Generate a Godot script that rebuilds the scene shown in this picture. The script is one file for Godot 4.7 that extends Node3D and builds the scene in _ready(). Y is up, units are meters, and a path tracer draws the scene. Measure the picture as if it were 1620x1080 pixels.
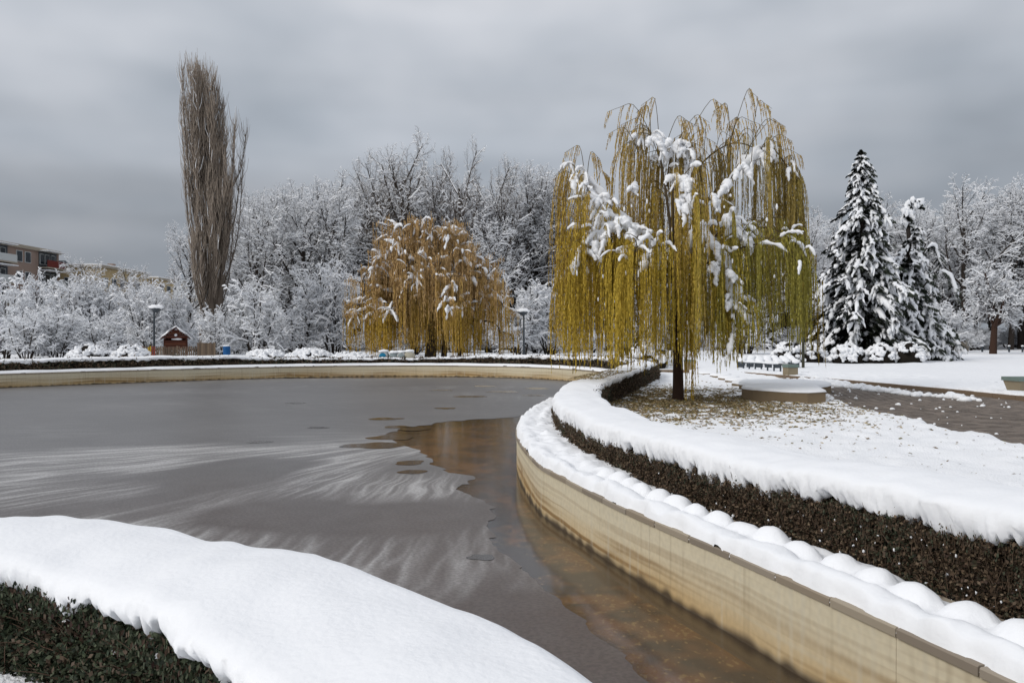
extends Node3D
# A half-frozen park pool in the snow: curved concrete pool wall, snow-capped hedges, weeping willows, snowy woodland.

const WATER := -0.6
var rng := RandomNumberGenerator.new()
var nz := FastNoiseLite.new()
var M := {}
var used_names := {}
var edge := PackedVector2Array()      # the pool's edge, every 0.05 m
var mark := PackedFloat32Array()      # arc length at each control point
const DS := 0.05


class MB:                             # collects triangles for one mesh
	var v := PackedVector3Array()
	var n := PackedVector3Array()
	var c := PackedColorArray()
	var uv := PackedVector2Array()
	var uv2 := PackedVector2Array()
	var ix := PackedInt32Array()

	func smooth() -> void:
		n.resize(v.size())
		n.fill(Vector3.ZERO)
		for i in range(0, ix.size(), 3):
			var a := ix[i]
			var b := ix[i + 1]
			var e := ix[i + 2]
			var f := (v[e] - v[a]).cross(v[b] - v[a])
			n[a] += f
			n[b] += f
			n[e] += f
		for i in n.size():
			n[i] = n[i].normalized() if n[i].length_squared() > 1e-18 else Vector3.UP

	func mesh() -> ArrayMesh:
		if n.size() != v.size():
			smooth()
		var a := []
		a.resize(Mesh.ARRAY_MAX)
		a[Mesh.ARRAY_VERTEX] = v
		a[Mesh.ARRAY_NORMAL] = n
		if c.size() == v.size():
			a[Mesh.ARRAY_COLOR] = c
		if uv.size() == v.size():
			a[Mesh.ARRAY_TEX_UV] = uv
		if uv2.size() == v.size():
			a[Mesh.ARRAY_TEX_UV2] = uv2
		a[Mesh.ARRAY_INDEX] = ix
		var m := ArrayMesh.new()
		m.add_surface_from_arrays(Mesh.PRIMITIVE_TRIANGLES, a)
		return m

	func lattice(base: int, rows: int, cols: int, flip := false) -> void:
		for i in rows - 1:
			for j in cols - 1:
				var a := base + i * cols + j
				if flip:
					ix.append_array([a, a + cols, a + 1, a + 1, a + cols, a + cols + 1])
				else:
					ix.append_array([a, a + 1, a + cols, a + 1, a + cols + 1, a + cols])

	func tube(p: PackedVector3Array, r: PackedFloat32Array, sides: int, col := Color.WHITE, tinted := false) -> void:
		var base := v.size()
		var k := p.size()
		var t := (p[1] - p[0]).normalized()
		var u := t.cross(Vector3(0.31, 0.77, 0.56) if absf(t.y) < 0.9 else Vector3(1, 0.1, 0.2)).normalized()
		for i in k:
			if i > 0:
				t = (p[mini(i + 1, k - 1)] - p[i - 1]).normalized()
				u = (u - t * u.dot(t)).normalized()
			var w := t.cross(u)
			for j in sides:
				var a := TAU * j / sides
				var o := u * cos(a) + w * sin(a)
				v.append(p[i] + o * r[i])
				n.append(o)
				if tinted:
					c.append(col)
		for i in k - 1:
			for j in sides:
				var a := base + i * sides + j
				var b := base + i * sides + (j + 1) % sides
				ix.append_array([a, a + sides, b, b, a + sides, b + sides])

	func box(at: Vector3, size: Vector3, turn := 0.0, col := Color.WHITE, tinted := false) -> void:
		var bs := Basis(Vector3.UP, turn)
		var h := size / 2
		for f in 6:
			var ax := f / 2
			var s := 1.0 if f % 2 == 0 else -1.0
			var nn := Vector3.ZERO
			nn[ax] = s
			var e1 := Vector3.ZERO
			e1[(ax + 1) % 3] = 1
			var e2 := Vector3.ZERO
			e2[(ax + 2) % 3] = 1
			var base := v.size()
			for q in [Vector2(-1, -1), Vector2(1, -1), Vector2(1, 1), Vector2(-1, 1)]:
				v.append(at + bs * ((nn + e1 * q.x + e2 * q.y) * h))
				n.append(bs * nn)
				uv.append(q)
				if tinted:
					c.append(col)
			if s > 0:
				ix.append_array([base, base + 2, base + 1, base, base + 3, base + 2])
			else:
				ix.append_array([base, base + 1, base + 2, base, base + 2, base + 3])

	func lump(at: Vector3, rad: Vector3, noise: FastNoiseLite, amp: float, freq: float, seg := 14, rings := 8, turn := 0.0) -> void:
		var base := v.size()
		var bs := Basis(Vector3.UP, turn)
		for i in rings + 1:
			var th := PI * i / rings
			for j in seg + 1:
				var ph := TAU * (j % seg) / seg
				var d := Vector3(sin(th) * cos(ph), cos(th), sin(th) * sin(ph))
				var q := d * rad
				var k := 1.0 + amp * noise.get_noise_3dv((at + q) * freq)
				v.append(at + bs * (q * k))
				n.append((bs * (d / rad)).normalized())
		for i in rings:
			for j in seg:
				var a := base + i * (seg + 1) + j
				ix.append_array([a, a + seg + 1, a + 1, a + 1, a + seg + 1, a + seg + 2])


# ------------------------------------------------------------------ naming
func numbered(called: String) -> String:
	var k: int = used_names.get(called, 0)
	used_names[called] = k + 1
	return called if k == 0 else "%s_%03d" % [called, k]


func tag(o: Node, label: String, category: String, group := "", kind := "") -> Node:
	if label:
		o.set_meta("label", label)
	if category:
		o.set_meta("category", category)
	if group:
		o.set_meta("group", group)
	if kind:
		o.set_meta("kind", kind)
	return o


func thing(called: String, label: String, category: String, at := Vector3.ZERO, turn := 0.0, group := "") -> Node3D:
	var o := Node3D.new()
	o.name = numbered(called)
	add_child(o)
	o.position = at
	o.rotation.y = turn
	tag(o, label, category, group)
	return o


func part(called: String, mesh: Mesh, m: Material, parent: Node, at := Vector3.ZERO, turn := 0.0) -> MeshInstance3D:
	var o := MeshInstance3D.new()
	o.mesh = mesh
	o.material_override = m
	if parent == self:
		o.name = numbered(called)
	else:
		var k := 0
		for ch in parent.get_children():
			if ch.get_meta("base", "") == called:
				k += 1
		o.name = called if k == 0 else "%s_%03d" % [called, k]
		o.set_meta("base", called)
	parent.add_child(o, true)
	o.position = at
	o.rotation.y = turn
	return o


func stuff(called: String, mesh: Mesh, m: Material, parent: Node) -> MeshInstance3D:
	var o := part(called, mesh, m, parent)
	o.set_meta("kind", "stuff")
	return o


func struct(called: String, mesh: Mesh, m: Material, label: String) -> MeshInstance3D:
	var o := part(called, mesh, m, self)
	tag(o, label, "", "", "structure")
	return o


func many(called: String, mesh: Mesh, m: Material, parent: Node, where: Array[Transform3D], kind := "stuff") -> MultiMeshInstance3D:
	var mm := MultiMesh.new()
	mm.transform_format = MultiMesh.TRANSFORM_3D
	mm.mesh = mesh
	mm.instance_count = where.size()
	for i in where.size():
		mm.set_instance_transform(i, where[i])
	var o := MultiMeshInstance3D.new()
	o.multimesh = mm
	o.material_override = m
	o.name = numbered(called) if parent == self else called
	parent.add_child(o, true)
	if kind:
		o.set_meta("kind", kind)
	return o


func copy(o: Node3D, label: String, at: Vector3, turn: float, scale := Vector3.ONE, group := "") -> Node3D:
	var r: Node3D = o.duplicate()
	r.name = numbered(str(o.name).rstrip("0123456789").trim_suffix("_"))
	add_child(r)
	r.position = at
	r.rotation = Vector3(0, turn, 0)
	r.scale = scale
	r.set_meta("label", label)
	if group:
		r.set_meta("group", group)
	return r


func rf(a: float, b: float) -> float:
	return rng.randf_range(a, b)


func rv() -> Vector3:
	return Vector3(rf(-1, 1), rf(-1, 1), rf(-1, 1))


func mat(c: Color, rough := 0.9, tinted := false) -> StandardMaterial3D:
	var m := StandardMaterial3D.new()
	m.albedo_color = c.linear_to_srgb()
	m.roughness = rough
	m.metallic_specular = 0.3
	m.vertex_color_use_as_albedo = tinted
	return m


func V3(a: Array) -> PackedVector3Array:
	return PackedVector3Array(a)


# ------------------------------------------------------------------ the pool's edge
func make_edge() -> void:
	var ctl: Array[Vector2] = []
	var raw := [
		1.75, 3.5, 1.75, 2.0, 1.7, 0.5, 1.55, -0.8, 1.2, -1.9, 0.8, -2.77, 0.6, -3.14, 0.23, -3.6, -0.43, -4.28, -1.43, -5.05, -2.7, -5.43, -6.0, -5.7, -12.0, -6.4, -20.0, -9.5, -26.0, -15.0, -28.5, -22.0,
		-26.5, -28.8, -21.3, -35.3, -16.0, -40.3, -11.2, -43.7, -6.8, -45.2, -3.0, -45.0, 0.4, -43.3, 2.2, -41.4, 3.5, -38.8, 4.1, -35.8,
		4.0, -32.5, 3.4, -29.2, 1.75, -23.1, 0.9, -20.4, 0.5, -18.5, 0.2, -16.3, 0.08, -13.8, 0.32, -10.7, 0.63, -9.38, 1.0, -8.05, 1.34, -7.0, 1.6, -6.27, 1.81, -5.62, 2.02, -4.95, 2.22, -4.29, 2.45, -3.5, 2.75, -2.4, 3.1, -1.0, 3.45, 0.5, 3.7, 2.0, 3.8, 3.5]
	for i in range(0, raw.size(), 2):
		ctl.append(Vector2(raw[i], raw[i + 1]))
	var dense := PackedVector2Array()
	var at_ctl := PackedInt32Array()
	for i in ctl.size() - 1:
		at_ctl.append(dense.size())
		var p0 := ctl[maxi(i - 1, 0)]
		var p1 := ctl[i]
		var p2 := ctl[i + 1]
		var p3 := ctl[mini(i + 2, ctl.size() - 1)]
		var d := p1.distance_to(p2)
		var m1 := ((p2 - p0) / maxf(p2.distance_to(p1) + p1.distance_to(p0), 0.001)) * d
		var m2 := ((p3 - p1) / maxf(p3.distance_to(p2) + p2.distance_to(p1), 0.001)) * d
		var k := maxi(4, int(d / 0.02))
		for j in k:
			var t := float(j) / k
			var t2 := t * t
			var t3 := t2 * t
			dense.append(p1 * (2 * t3 - 3 * t2 + 1) + m1 * (t3 - 2 * t2 + t) + p2 * (-2 * t3 + 3 * t2) + m2 * (t3 - t2))
	at_ctl.append(dense.size())
	dense.append(ctl[-1])
	mark.resize(ctl.size())
	var run := 0.0
	var next := 0.0
	var q := 0
	for i in dense.size():
		if i > 0:
			var seg := dense[i].distance_to(dense[i - 1])
			while next <= run + seg:
				edge.append(dense[i - 1].lerp(dense[i], (next - run) / seg))
				next += DS
			run += seg
		if q < at_ctl.size() and at_ctl[q] == i:
			mark[q] = run
			q += 1


func ed(s: float) -> Vector2:
	var x := clampf(s / DS, 0.0, edge.size() - 1.001)
	var i := int(x)
	return edge[i].lerp(edge[i + 1], x - i)


func inland(s: float) -> Vector2:
	var t := (ed(s + 0.35) - ed(s - 0.35)).normalized()
	return Vector2(t.y, -t.x) * side_sign


var side_sign := 1.0


func off(s: float, o: float, y: float) -> Vector3:
	var p := ed(s) + inland(s) * o
	return Vector3(p.x, y, p.y)


# ------------------------------------------------------------------ textures
func streak_noise(w: int, h: int, f: Callable) -> ImageTexture:
	var im := Image.create(w, h, false, Image.FORMAT_RGB8)
	for y in h:
		for x in w:
			var c: Color = f.call(x, y)
			im.set_pixel(x, y, c.clamp().linear_to_srgb())
	return ImageTexture.create_from_image(im)


func n2(x: float, y: float, z := 0.0) -> float:
	return nz.get_noise_3d(x, y, z)


func wall_color(x: int, y: int) -> Color:
	var u := x / 1024.0 * TAU       # runs round a circle, so that it repeats without a seam
	var cx := cos(u) * 8.0
	var cz := sin(u) * 8.0
	var vv := y / 256.0             # 0 at the top
	var wob := n2(cx * 1.6, cz * 1.6, 5.0) * 0.05 + n2(cx * 14.0, cz * 14.0, 6.0) * 0.006
	var h := vv + wob
	var band := n2(cx * 0.6, cz * 0.6, h * 120.0) * 0.55 + n2(cx * 1.5, cz * 1.5, h * 330.0 + 40.0) * 0.45
	var line := pow(1.0 - minf(1.0, absf(n2(cx * 0.5, cz * 0.5, h * 150.0 + 90.0)) * 3.2), 4.0)
	var c := Color(0.68, 0.61, 0.45)
	var low := smoothstep(0.18, 0.75, h)
	c = c.lerp(Color(0.50, 0.335, 0.14), low * (0.75 + 0.3 * n2(cx * 2.5, cz * 2.5, 77.0)))
	c = c.lerp(Color(0.22, 0.125, 0.05), line * (0.06 + 0.60 * smoothstep(0.15, 0.5, h)) * clampf(0.5 + 1.6 * n2(cx * 2.0, cz * 2.0, h * 20.0), 0, 1))
	c = c.lerp(Color(0.25, 0.150, 0.060), clampf(band * 3.2 - 0.12, 0, 1) * (0.22 + 0.72 * low))
	c = c.lerp(Color(0.62, 0.57, 0.44), clampf(-band * 1.6 - 0.2, 0, 1) * 0.5)
	var drip := n2(cx * 55.0, cz * 55.0, vv * 8.0)
	c = c.lerp(Color(0.62, 0.58, 0.47), clampf(drip * 1.6 - 0.55, 0, 1) * 0.45)
	c = c.lerp(Color(0.26, 0.20, 0.12), clampf(-drip * 1.6 - 0.7, 0, 1) * 0.35)
	var foot := smoothstep(0.64, 0.76, vv + n2(cx * 20.0, cz * 20.0, 9.0) * 0.05)
	c = c.lerp(Color(0.055, 0.04, 0.028), foot * 0.92)
	var gr := 1.0 + n2(cx * 90.0, cz * 90.0, vv * 300.0) * 0.06
	return Color(c.r * gr, c.g * gr, c.b * gr)


func ice_color(x: int, y: int) -> Color:
	var a := (x / 2048.0 - 0.5) * TAU   # 0 points left, + towards the near side
	var r := pow((y + 0.5) / 512.0, 2.0) * 50.0
	var warp := n2(r * 2.2, a * 12.0, 3.0) * 0.08 + n2(r * 8.0, a * 40.0, 7.0) * 0.012 + n2(r * 24.0, a * 110.0, 7.5) * 0.010
	var b := a + warp * smoothstep(0.3, 5.0, r)
	var f1 := pow(1.0 - minf(1.0, absf(n2(b * 230.0, r * 3.2, 1.0)) * 2.6), 4.0)
	var f2 := pow(1.0 - minf(1.0, absf(n2(b * 560.0, r * 6.0, 2.0)) * 2.2), 3.0)
	var f3 := pow(1.0 - minf(1.0, absf(n2(b * 1300.0, r * 14.0, 8.0)) * 2.0), 2.0)
	var zone := clampf(n2(b * 40.0, r * 5.0, 4.0) * 1.3 + n2(b * 110.0, r * 9.0, 5.0) * 0.8 + 0.12 + 0.34 * smoothstep(0.25, 0.5, a) * (1.0 - smoothstep(1.4, 1.7, a)), 0, 1)
	var fan := (0.22 + 0.78 * smoothstep(0.2, 0.5, a)) * smoothstep(-0.35, 0.1, a) * (1.0 - smoothstep(1.5, 1.9, a)) * (1.0 - 0.75 * smoothstep(8.0, 17.0, r))
	var wide := 0.10 + 0.25 * smoothstep(-0.3, 0.6, n2(cos(a) * r * 2.0, sin(a) * r * 4.0, 12.0))
	var cover := maxf(fan, wide * 0.55)
	var k := (f1 * 0.65 + f2 * 0.55 + f3 * 0.42 + 0.10) * zone * cover * 1.5
	k = maxf(k, smoothstep(4.2, 0.6, r + (zone - 0.5) * 3.0) * (0.20 + 0.35 * f2 + 0.2 * f3) * smoothstep(-0.9, 0.1, a))
	k += 0.035 * n2(cos(a) * r * 60.0, sin(a) * r * 60.0, 22.0) + 0.05 * cover
	k = clampf(k, 0, 1)
	var blotch := n2(cos(a) * r * 4.0, sin(a) * r * 4.0, 20.0) * 0.5 + n2(cos(a) * r * 17.0, sin(a) * r * 17.0, 21.0) * 0.3
	var near := smoothstep(0.2, 1.4, a) * smoothstep(2.0, 12.0, r)
	var c := Color(0.158, 0.154, 0.154).lerp(Color(0.090, 0.068, 0.058), near)
	c = c * (1.0 + blotch * 0.22)
	return c.lerp(Color(0.56, 0.555, 0.55), k * 0.85)


func floor_color(x: int, y: int) -> Color:
	var u := x / 512.0 * 14.0
	var w := y / 512.0 * 14.0
	var a := n2(u * 9.0, w * 9.0, 31.0) * 0.6 + n2(u * 30.0, w * 30.0, 32.0) * 0.4
	var c := Color(0.040, 0.024, 0.013).lerp(Color(0.19, 0.080, 0.023), clampf(a * 1.6 + 0.35, 0, 1))
	var leaf := n2(u * 150.0, w * 95.0, 33.0) * 0.9 + a * 0.35
	c = c.lerp(Color(0.30, 0.19, 0.065), smoothstep(0.50, 0.60, leaf) * 0.8)
	return c


func make_materials() -> void:
	M.snow = mat(Color(0.86, 0.875, 0.90), 0.7)
	M.snow.metallic_specular = 0.25
	var gn := FastNoiseLite.new()
	gn.seed = 5
	gn.frequency = 0.035
	gn.fractal_octaves = 4
	var gt := NoiseTexture2D.new()
	gt.width = 512
	gt.height = 512
	gt.seamless = true
	gt.noise = gn
	M.snow_rough = M.snow.duplicate()
	M.snow_rough.heightmap_enabled = true
	M.snow_rough.heightmap_texture = gt
	M.snow_rough.heightmap_scale = 1.2
	M.snow_rough.uv1_triplanar = true
	M.snow_rough.uv1_world_triplanar = true
	M.snow_rough.uv1_scale = Vector3(1.3, 1.3, 1.3)
	M.snow_cap = M.snow_rough.duplicate()
	M.snow_cap.heightmap_scale = 0.32
	M.snow_cap.uv1_scale = Vector3(1.1, 1.1, 1.1)
	M.bark = mat(Color(0.040, 0.032, 0.027))
	M.bark_red = mat(Color(0.050, 0.028, 0.020))
	M.twig = mat(Color(0.036, 0.030, 0.027))
	M.bark_brown = mat(Color(0.060, 0.048, 0.040))
	M.twig_brown = mat(Color(0.115, 0.095, 0.080))
	M.tinted = mat(Color.WHITE, 0.85, true)
	M.concrete = mat(Color(0.34, 0.30, 0.24), 0.9)
	M.coping = mat(Color(0.20, 0.165, 0.13), 0.9)
	M.wall = mat(Color.WHITE, 0.85)
	M.wall.albedo_texture = streak_noise(1024, 256, wall_color)
	M.ice = mat(Color.WHITE, 0.42)
	M.ice.metallic_specular = 0.45
	M.ice.albedo_texture = streak_noise(2048, 512, ice_color)
	var dn := FastNoiseLite.new()
	dn.seed = 9
	dn.frequency = 0.055
	dn.fractal_octaves = 5
	dn.fractal_gain = 0.75
	var dt := NoiseTexture2D.new()
	dt.width = 1024
	dt.height = 1024
	dt.seamless = true
	dt.noise = dn
	var ramp := Gradient.new()
	ramp.offsets = PackedFloat32Array([0.25, 0.55, 0.8])
	ramp.colors = PackedColorArray([Color(0.78, 0.77, 0.765), Color(0.92, 0.92, 0.92), Color(1, 1, 1)])
	dt.color_ramp = ramp
	M.ice.detail_enabled = true
	M.ice.detail_albedo = dt
	M.ice.detail_blend_mode = BaseMaterial3D.BLEND_MODE_MUL
	M.ice.detail_uv_layer = BaseMaterial3D.DETAIL_UV_2
	M.floor = mat(Color.WHITE, 1.0)
	M.floor.albedo_texture = streak_noise(512, 512, floor_color)
	M.floor.uv1_triplanar = true
	M.floor.uv1_world_triplanar = true
	M.floor.uv1_scale = Vector3(0.27, 0.27, 0.27)
	M.water = mat(Color(0.06, 0.038, 0.022), 0.13)
	M.water.albedo_color.a = 0.22
	M.water.transparency = BaseMaterial3D.TRANSPARENCY_ALPHA
	M.water.metallic_specular = 0.5
	M.puddle = mat(Color(0.055, 0.045, 0.038), 0.12)
	M.puddle.metallic_specular = 0.4
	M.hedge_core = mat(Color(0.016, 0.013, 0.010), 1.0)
	M.leaf = mat(Color.WHITE, 0.6, true)
	M.leaf.metallic_specular = 0.3
	M.copings = [mat(Color(0.30, 0.25, 0.19)), mat(Color(0.36, 0.31, 0.24)), mat(Color(0.26, 0.22, 0.175)), mat(Color(0.33, 0.285, 0.23))]
	M.trunk_brown = mat(Color(0.060, 0.034, 0.024))
	M.trunk_brown.heightmap_enabled = true
	M.trunk_brown.heightmap_texture = gt
	M.trunk_brown.heightmap_scale = 2.0
	M.trunk_brown.uv1_triplanar = true
	M.trunk_brown.uv1_scale = Vector3(9, 1.2, 9)
	M.willow_twig = mat(Color(0.10, 0.075, 0.035))
	M.willow_leaf = mat(Color.WHITE, 0.7, true)
	M.willow_leaf.backlight_enabled = true
	M.willow_leaf.backlight = Color(0.35, 0.35, 0.35)
	M.willow_limb = mat(Color(0.085, 0.062, 0.036))
	M.poplar = mat(Color(0.30, 0.25, 0.205))
	M.poplar_bark = M.trunk_brown.duplicate()
	M.poplar_bark.albedo_color = Color(0.15, 0.12, 0.096).linear_to_srgb()
	M.poplar_bark.uv1_scale = Vector3(3, 0.5, 3)
	M.poplar_bark.heightmap_scale = 6.0
	M.brick = mat(Color(0.27, 0.20, 0.165))
	M.ochre = mat(Color(0.44, 0.34, 0.19))
	M.pale = mat(Color(0.50, 0.52, 0.52))
	M.red = mat(Color(0.13, 0.028, 0.022))
	M.glass = mat(Color(0.03, 0.037, 0.045), 0.12)
	M.metal = mat(Color(0.055, 0.065, 0.075), 0.5)
	M.wood = mat(Color(0.16, 0.10, 0.065), 0.85)


# ------------------------------------------------------------------ sky
func make_sky() -> void:
	var w := 1024
	var h := 512
	var im := Image.create(w, h, false, Image.FORMAT_RGBF)
	var cn := FastNoiseLite.new()
	cn.seed = 41
	cn.frequency = 1.0
	cn.fractal_octaves = 5
	for y in h:
		var el := PI * (0.5 - (y + 0.5) / h)
		for x in w:
			var az := TAU * (x + 0.5) / w
			var d := Vector3(sin(az) * cos(el), sin(el), -cos(az) * cos(el))
			var up := maxf(d.y, 0.0)
			# an overcast sky: the zenith about three times as bright as the horizon
			var lum := 0.235 + 0.24 * smoothstep(0.03, 0.30, up) + 0.32 * up
			var q := d / (up + 0.16)
			var cl := cn.get_noise_3d(q.x * 0.50, q.z * 0.50, 3.0) + 0.8 * cn.get_noise_3d(d.x * 3.0, d.y * 5.0, d.z * 3.0)
			var cm := cn.get_noise_3d(q.x * 1.6 + 5.0, d.y * 6.0, q.z * 1.6)
			var bands := cn.get_noise_3d(q.x * 0.30 + 9.0, d.y * 11.0, q.z * 0.30)
			lum *= 1.0 + cl * 0.26 + cm * 0.10 + bands * 0.24 * (1.0 - smoothstep(0.1, 0.5, up))
			var grey := clampf(up * 2.0 + cl * 0.6 + cm * 0.3, 0, 1)
			var tint := Color(0.875, 0.97, 1.10).lerp(Color(0.95, 0.985, 1.06), grey)
			if d.y < 0:
				lum = 0.3
			im.set_pixel(x, y, Color(tint.r * lum, tint.g * lum, tint.b * lum))
	var sky := Sky.new()
	var sm := PanoramaSkyMaterial.new()
	sm.panorama = ImageTexture.create_from_image(im)
	sky.sky_material = sm
	var env := Environment.new()
	env.background_mode = Environment.BG_SKY
	env.sky = sky
	env.tonemap_mode = Environment.TONE_MAPPER_LINEAR
	env.tonemap_exposure = 1.0
	env.sdfgi_enabled = true
	env.ssao_enabled = true
	env.ssil_enabled = true
	var we := WorldEnvironment.new()
	we.name = "world_environment"
	we.environment = env
	add_child(we)


# ------------------------------------------------------------------ snowy trees
func grow(out: Array, p: Vector3, d: Vector3, length: float, r: float, lv: int, P: Dictionary) -> void:
	var segs: int = P.segs[lv]
	var pts := PackedVector3Array([p])
	var rad := PackedFloat32Array([r])
	var dir := d
	var last: bool = lv == P.most
	for i in segs:
		dir = (dir + rv() * P.wig[lv] + Vector3.UP * P.up[lv]).normalized()
		p += dir * length / segs
		pts.append(p)
		rad.append(lerpf(r, r * (0.35 if last else 0.5), float(i + 1) / segs))
	var dark: MB = out[0] if lv < 2 else out[1]
	dark.tube(pts, rad, P.sides[lv])
	if lv >= P.snow_from and rng.randf() < P.cover:
		var sp := PackedVector3Array()
		var sr := PackedFloat32Array()
		var th: float = P.snow[lv] * rf(0.7, 1.3)
		for i in pts.size():
			var t := (pts[mini(i + 1, segs)] - pts[maxi(i - 1, 0)]).normalized()
			var k := clampf(1.2 - absf(t.y) * 1.1, 0.12, 1.0)
			sr.append(th * k * (rf(0.8, 1.15) if i < segs else 0.5) + rad[i] * 0.35 * k)
			sp.append(pts[i] + Vector3.UP * (rad[i] * 0.75 + th * k * 0.5))
		out[2].tube(sp, sr, 3 if lv > 2 else 5)
	if last:
		return
	var kids: int = P.kids[lv]
	var turn := rf(0, TAU)
	for i in kids:
		var t: float = lerpf(P.t0[lv], 1.0, (i + rng.randf()) / kids)
		var x := t * segs
		var j := mini(int(x), segs - 1)
		var q := pts[j].lerp(pts[j + 1], x - j)
		var ax := (pts[j + 1] - pts[j]).normalized()
		var side := ax.cross(Vector3.UP if absf(ax.y) < 0.95 else Vector3.RIGHT).normalized().rotated(ax, turn + i * 2.4 + rf(-0.5, 0.5))
		var ang: float = P.ang[lv] * rf(0.75, 1.25)
		var nd := (ax * cos(ang) + side * sin(ang)).normalized()
		var L: float = length * P.ratio[lv] * rf(0.7, 1.2) * (1.15 - 0.55 * t)
		grow(out, q, nd, L, lerpf(rad[j], rad[j + 1], x - j) * P.thin[lv], lv + 1, P)


func tree_proto(called: String, category: String, seed_: int, P: Dictionary, stems: Array, bark: Material, snow: Material) -> Node3D:
	rng.seed = seed_
	var out := [MB.new(), MB.new(), MB.new()]
	for s in stems:
		grow(out, s[0], s[1], s[2], s[3], 0, P)
	var o := Node3D.new()
	o.name = called
	o.set_meta("category", category)
	part("trunk", out[0].mesh(), bark, o)
	stuff("branches", out[1].mesh(), M.twig_brown if bark == M.bark_brown else M.twig, o)
	stuff("snow", out[2].mesh(), snow, o)
	return o


func tall_tree(seed_: int, cover: float) -> Node3D:
	# 10 units tall
	var P := {"most": 4, "segs": [6, 5, 4, 3, 2], "sides": [8, 6, 4, 3, 3], "wig": [0.06, 0.13, 0.2, 0.25, 0.3], "up": [0.05, 0.05, 0.03, 0.0, -0.05], "kids": [12, 9, 7, 5],
		"t0": [0.22, 0.25, 0.2, 0.15], "ang": [0.75, 0.7, 0.75, 0.8], "ratio": [0.56, 0.55, 0.5, 0.55], "thin": [0.5, 0.5, 0.55, 0.55], "snow_from": 1, "snow": [0, 0.050, 0.038, 0.032, 0.026], "cover": cover}
	return tree_proto("snowy_tree", "tree", seed_, P, [[Vector3(0, -0.1, 0), Vector3(rf(-0.06, 0.06), 1, 0).normalized(), 7.6, 0.2]], M.bark_brown if cover < 0.4 else M.bark, M.snow)


func bush_tree(seed_: int) -> Node3D:
	# 5 units tall, many stems, arching twigs
	rng.seed = seed_
	var stems := []
	for i in 9:
		var a := i * 2.4
		stems.append([Vector3(cos(a) * 0.35, -0.1, sin(a) * 0.35), Vector3(cos(a) * rf(0.2, 0.75), 1, sin(a) * rf(0.2, 0.75)).normalized(), rf(3.0, 4.1), 0.07])
	var P := {"most": 3, "segs": [5, 4, 3, 3], "sides": [6, 4, 3, 3], "wig": [0.14, 0.2, 0.25, 0.3], "up": [0.02, -0.02, -0.06, -0.12], "kids": [10, 7, 5],
		"t0": [0.15, 0.15, 0.15], "ang": [0.8, 0.75, 0.8], "ratio": [0.46, 0.58, 0.66], "thin": [0.5, 0.55, 0.6], "snow_from": 1, "snow": [0, 0.070, 0.055, 0.044], "cover": 0.72}
	return tree_proto("snowy_bush", "shrub", seed_ + 1, P, stems, M.bark, M.snow)


func round_tree(seed_: int) -> Node3D:
	# 7 units tall, short trunk, wide low crown
	var P := {"most": 4, "segs": [4, 5, 4, 3, 2], "sides": [8, 6, 4, 3, 3], "wig": [0.05, 0.16, 0.2, 0.25, 0.3], "up": [0.02, 0.0, -0.04, -0.08, -0.14], "kids": [17, 12, 8, 5],
		"t0": [0.45, 0.2, 0.2, 0.2], "ang": [0.95, 0.7, 0.75, 0.8], "ratio": [0.98, 0.5, 0.5, 0.6], "thin": [0.6, 0.5, 0.55, 0.6], "snow_from": 1, "snow": [0, 0.045, 0.04, 0.034, 0.028], "cover": 0.85}
	return tree_proto("round_tree", "tree", seed_, P, [[Vector3(0, -0.1, 0), Vector3(0.03, 1, 0).normalized(), 3.1, 0.26]], M.bark_red, M.snow)


# ------------------------------------------------------------------ willows
func arc(a: Vector3, b: Vector3, rise: float, k := 7) -> PackedVector3Array:
	var p := PackedVector3Array()
	for i in k + 1:
		var t := float(i) / k
		p.append(a.lerp(b, t) + Vector3.UP * rise * 4.0 * t * (1.0 - t))
	return p


func along(p: PackedVector3Array, t: float) -> Vector3:
	var x := clampf(t, 0.0, 0.9999) * (p.size() - 1)
	return p[int(x)].lerp(p[int(x) + 1], x - int(x))


func rounded(p: PackedVector3Array, k := 3) -> PackedVector3Array:
	var out := PackedVector3Array()
	for i in p.size() - 1:
		for j in k:
			out.append(p[i].cubic_interpolate(p[i + 1], p[maxi(i - 1, 0)], p[mini(i + 2, p.size() - 1)], float(j) / k))
	out.append(p[-1])
	return out


func strand(mb: MB, top: Vector3, length: float, col: Color, leaf: float, out_dir := Vector3.ZERO) -> void:
	var step := leaf * 0.62
	var k := maxi(3, int(length / step))
	var sway := Vector3(rf(-1, 1), 0, rf(-1, 1)) * 0.03
	var ph := rf(0, TAU)
	var bow := out_dir * 0.12
	for i in k:
		var t := float(i) / k
		var y := i * step
		var q := top + Vector3(sin(y * 1.7 + ph) * 0.02, -y, cos(y * 1.4 + ph) * 0.02) + sway * y + bow * (1.0 - exp(-y * 3.0))
		var yaw := rf(0, TAU)
		var sd := Vector3(cos(yaw), 0, sin(yaw))
		var wd := leaf * rf(0.13, 0.2)
		var base := mb.v.size()
		var nn := (Vector3(-sd.z, 0.35, sd.x)).normalized()
		var cc := col * rf(0.75, 1.25)
		mb.v.append(q - sd * wd)
		mb.v.append(q + sd * wd)
		mb.v.append(q + Vector3.DOWN * leaf * rf(0.9, 1.4) + Vector3(cos(yaw + 1.3), 0, sin(yaw + 1.3)) * leaf * rf(0.0, 0.3))
		for j in 3:
			mb.n.append(nn)
			mb.c.append(cc)
		mb.ix.append_array([base, base + 1, base + 2])


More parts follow.
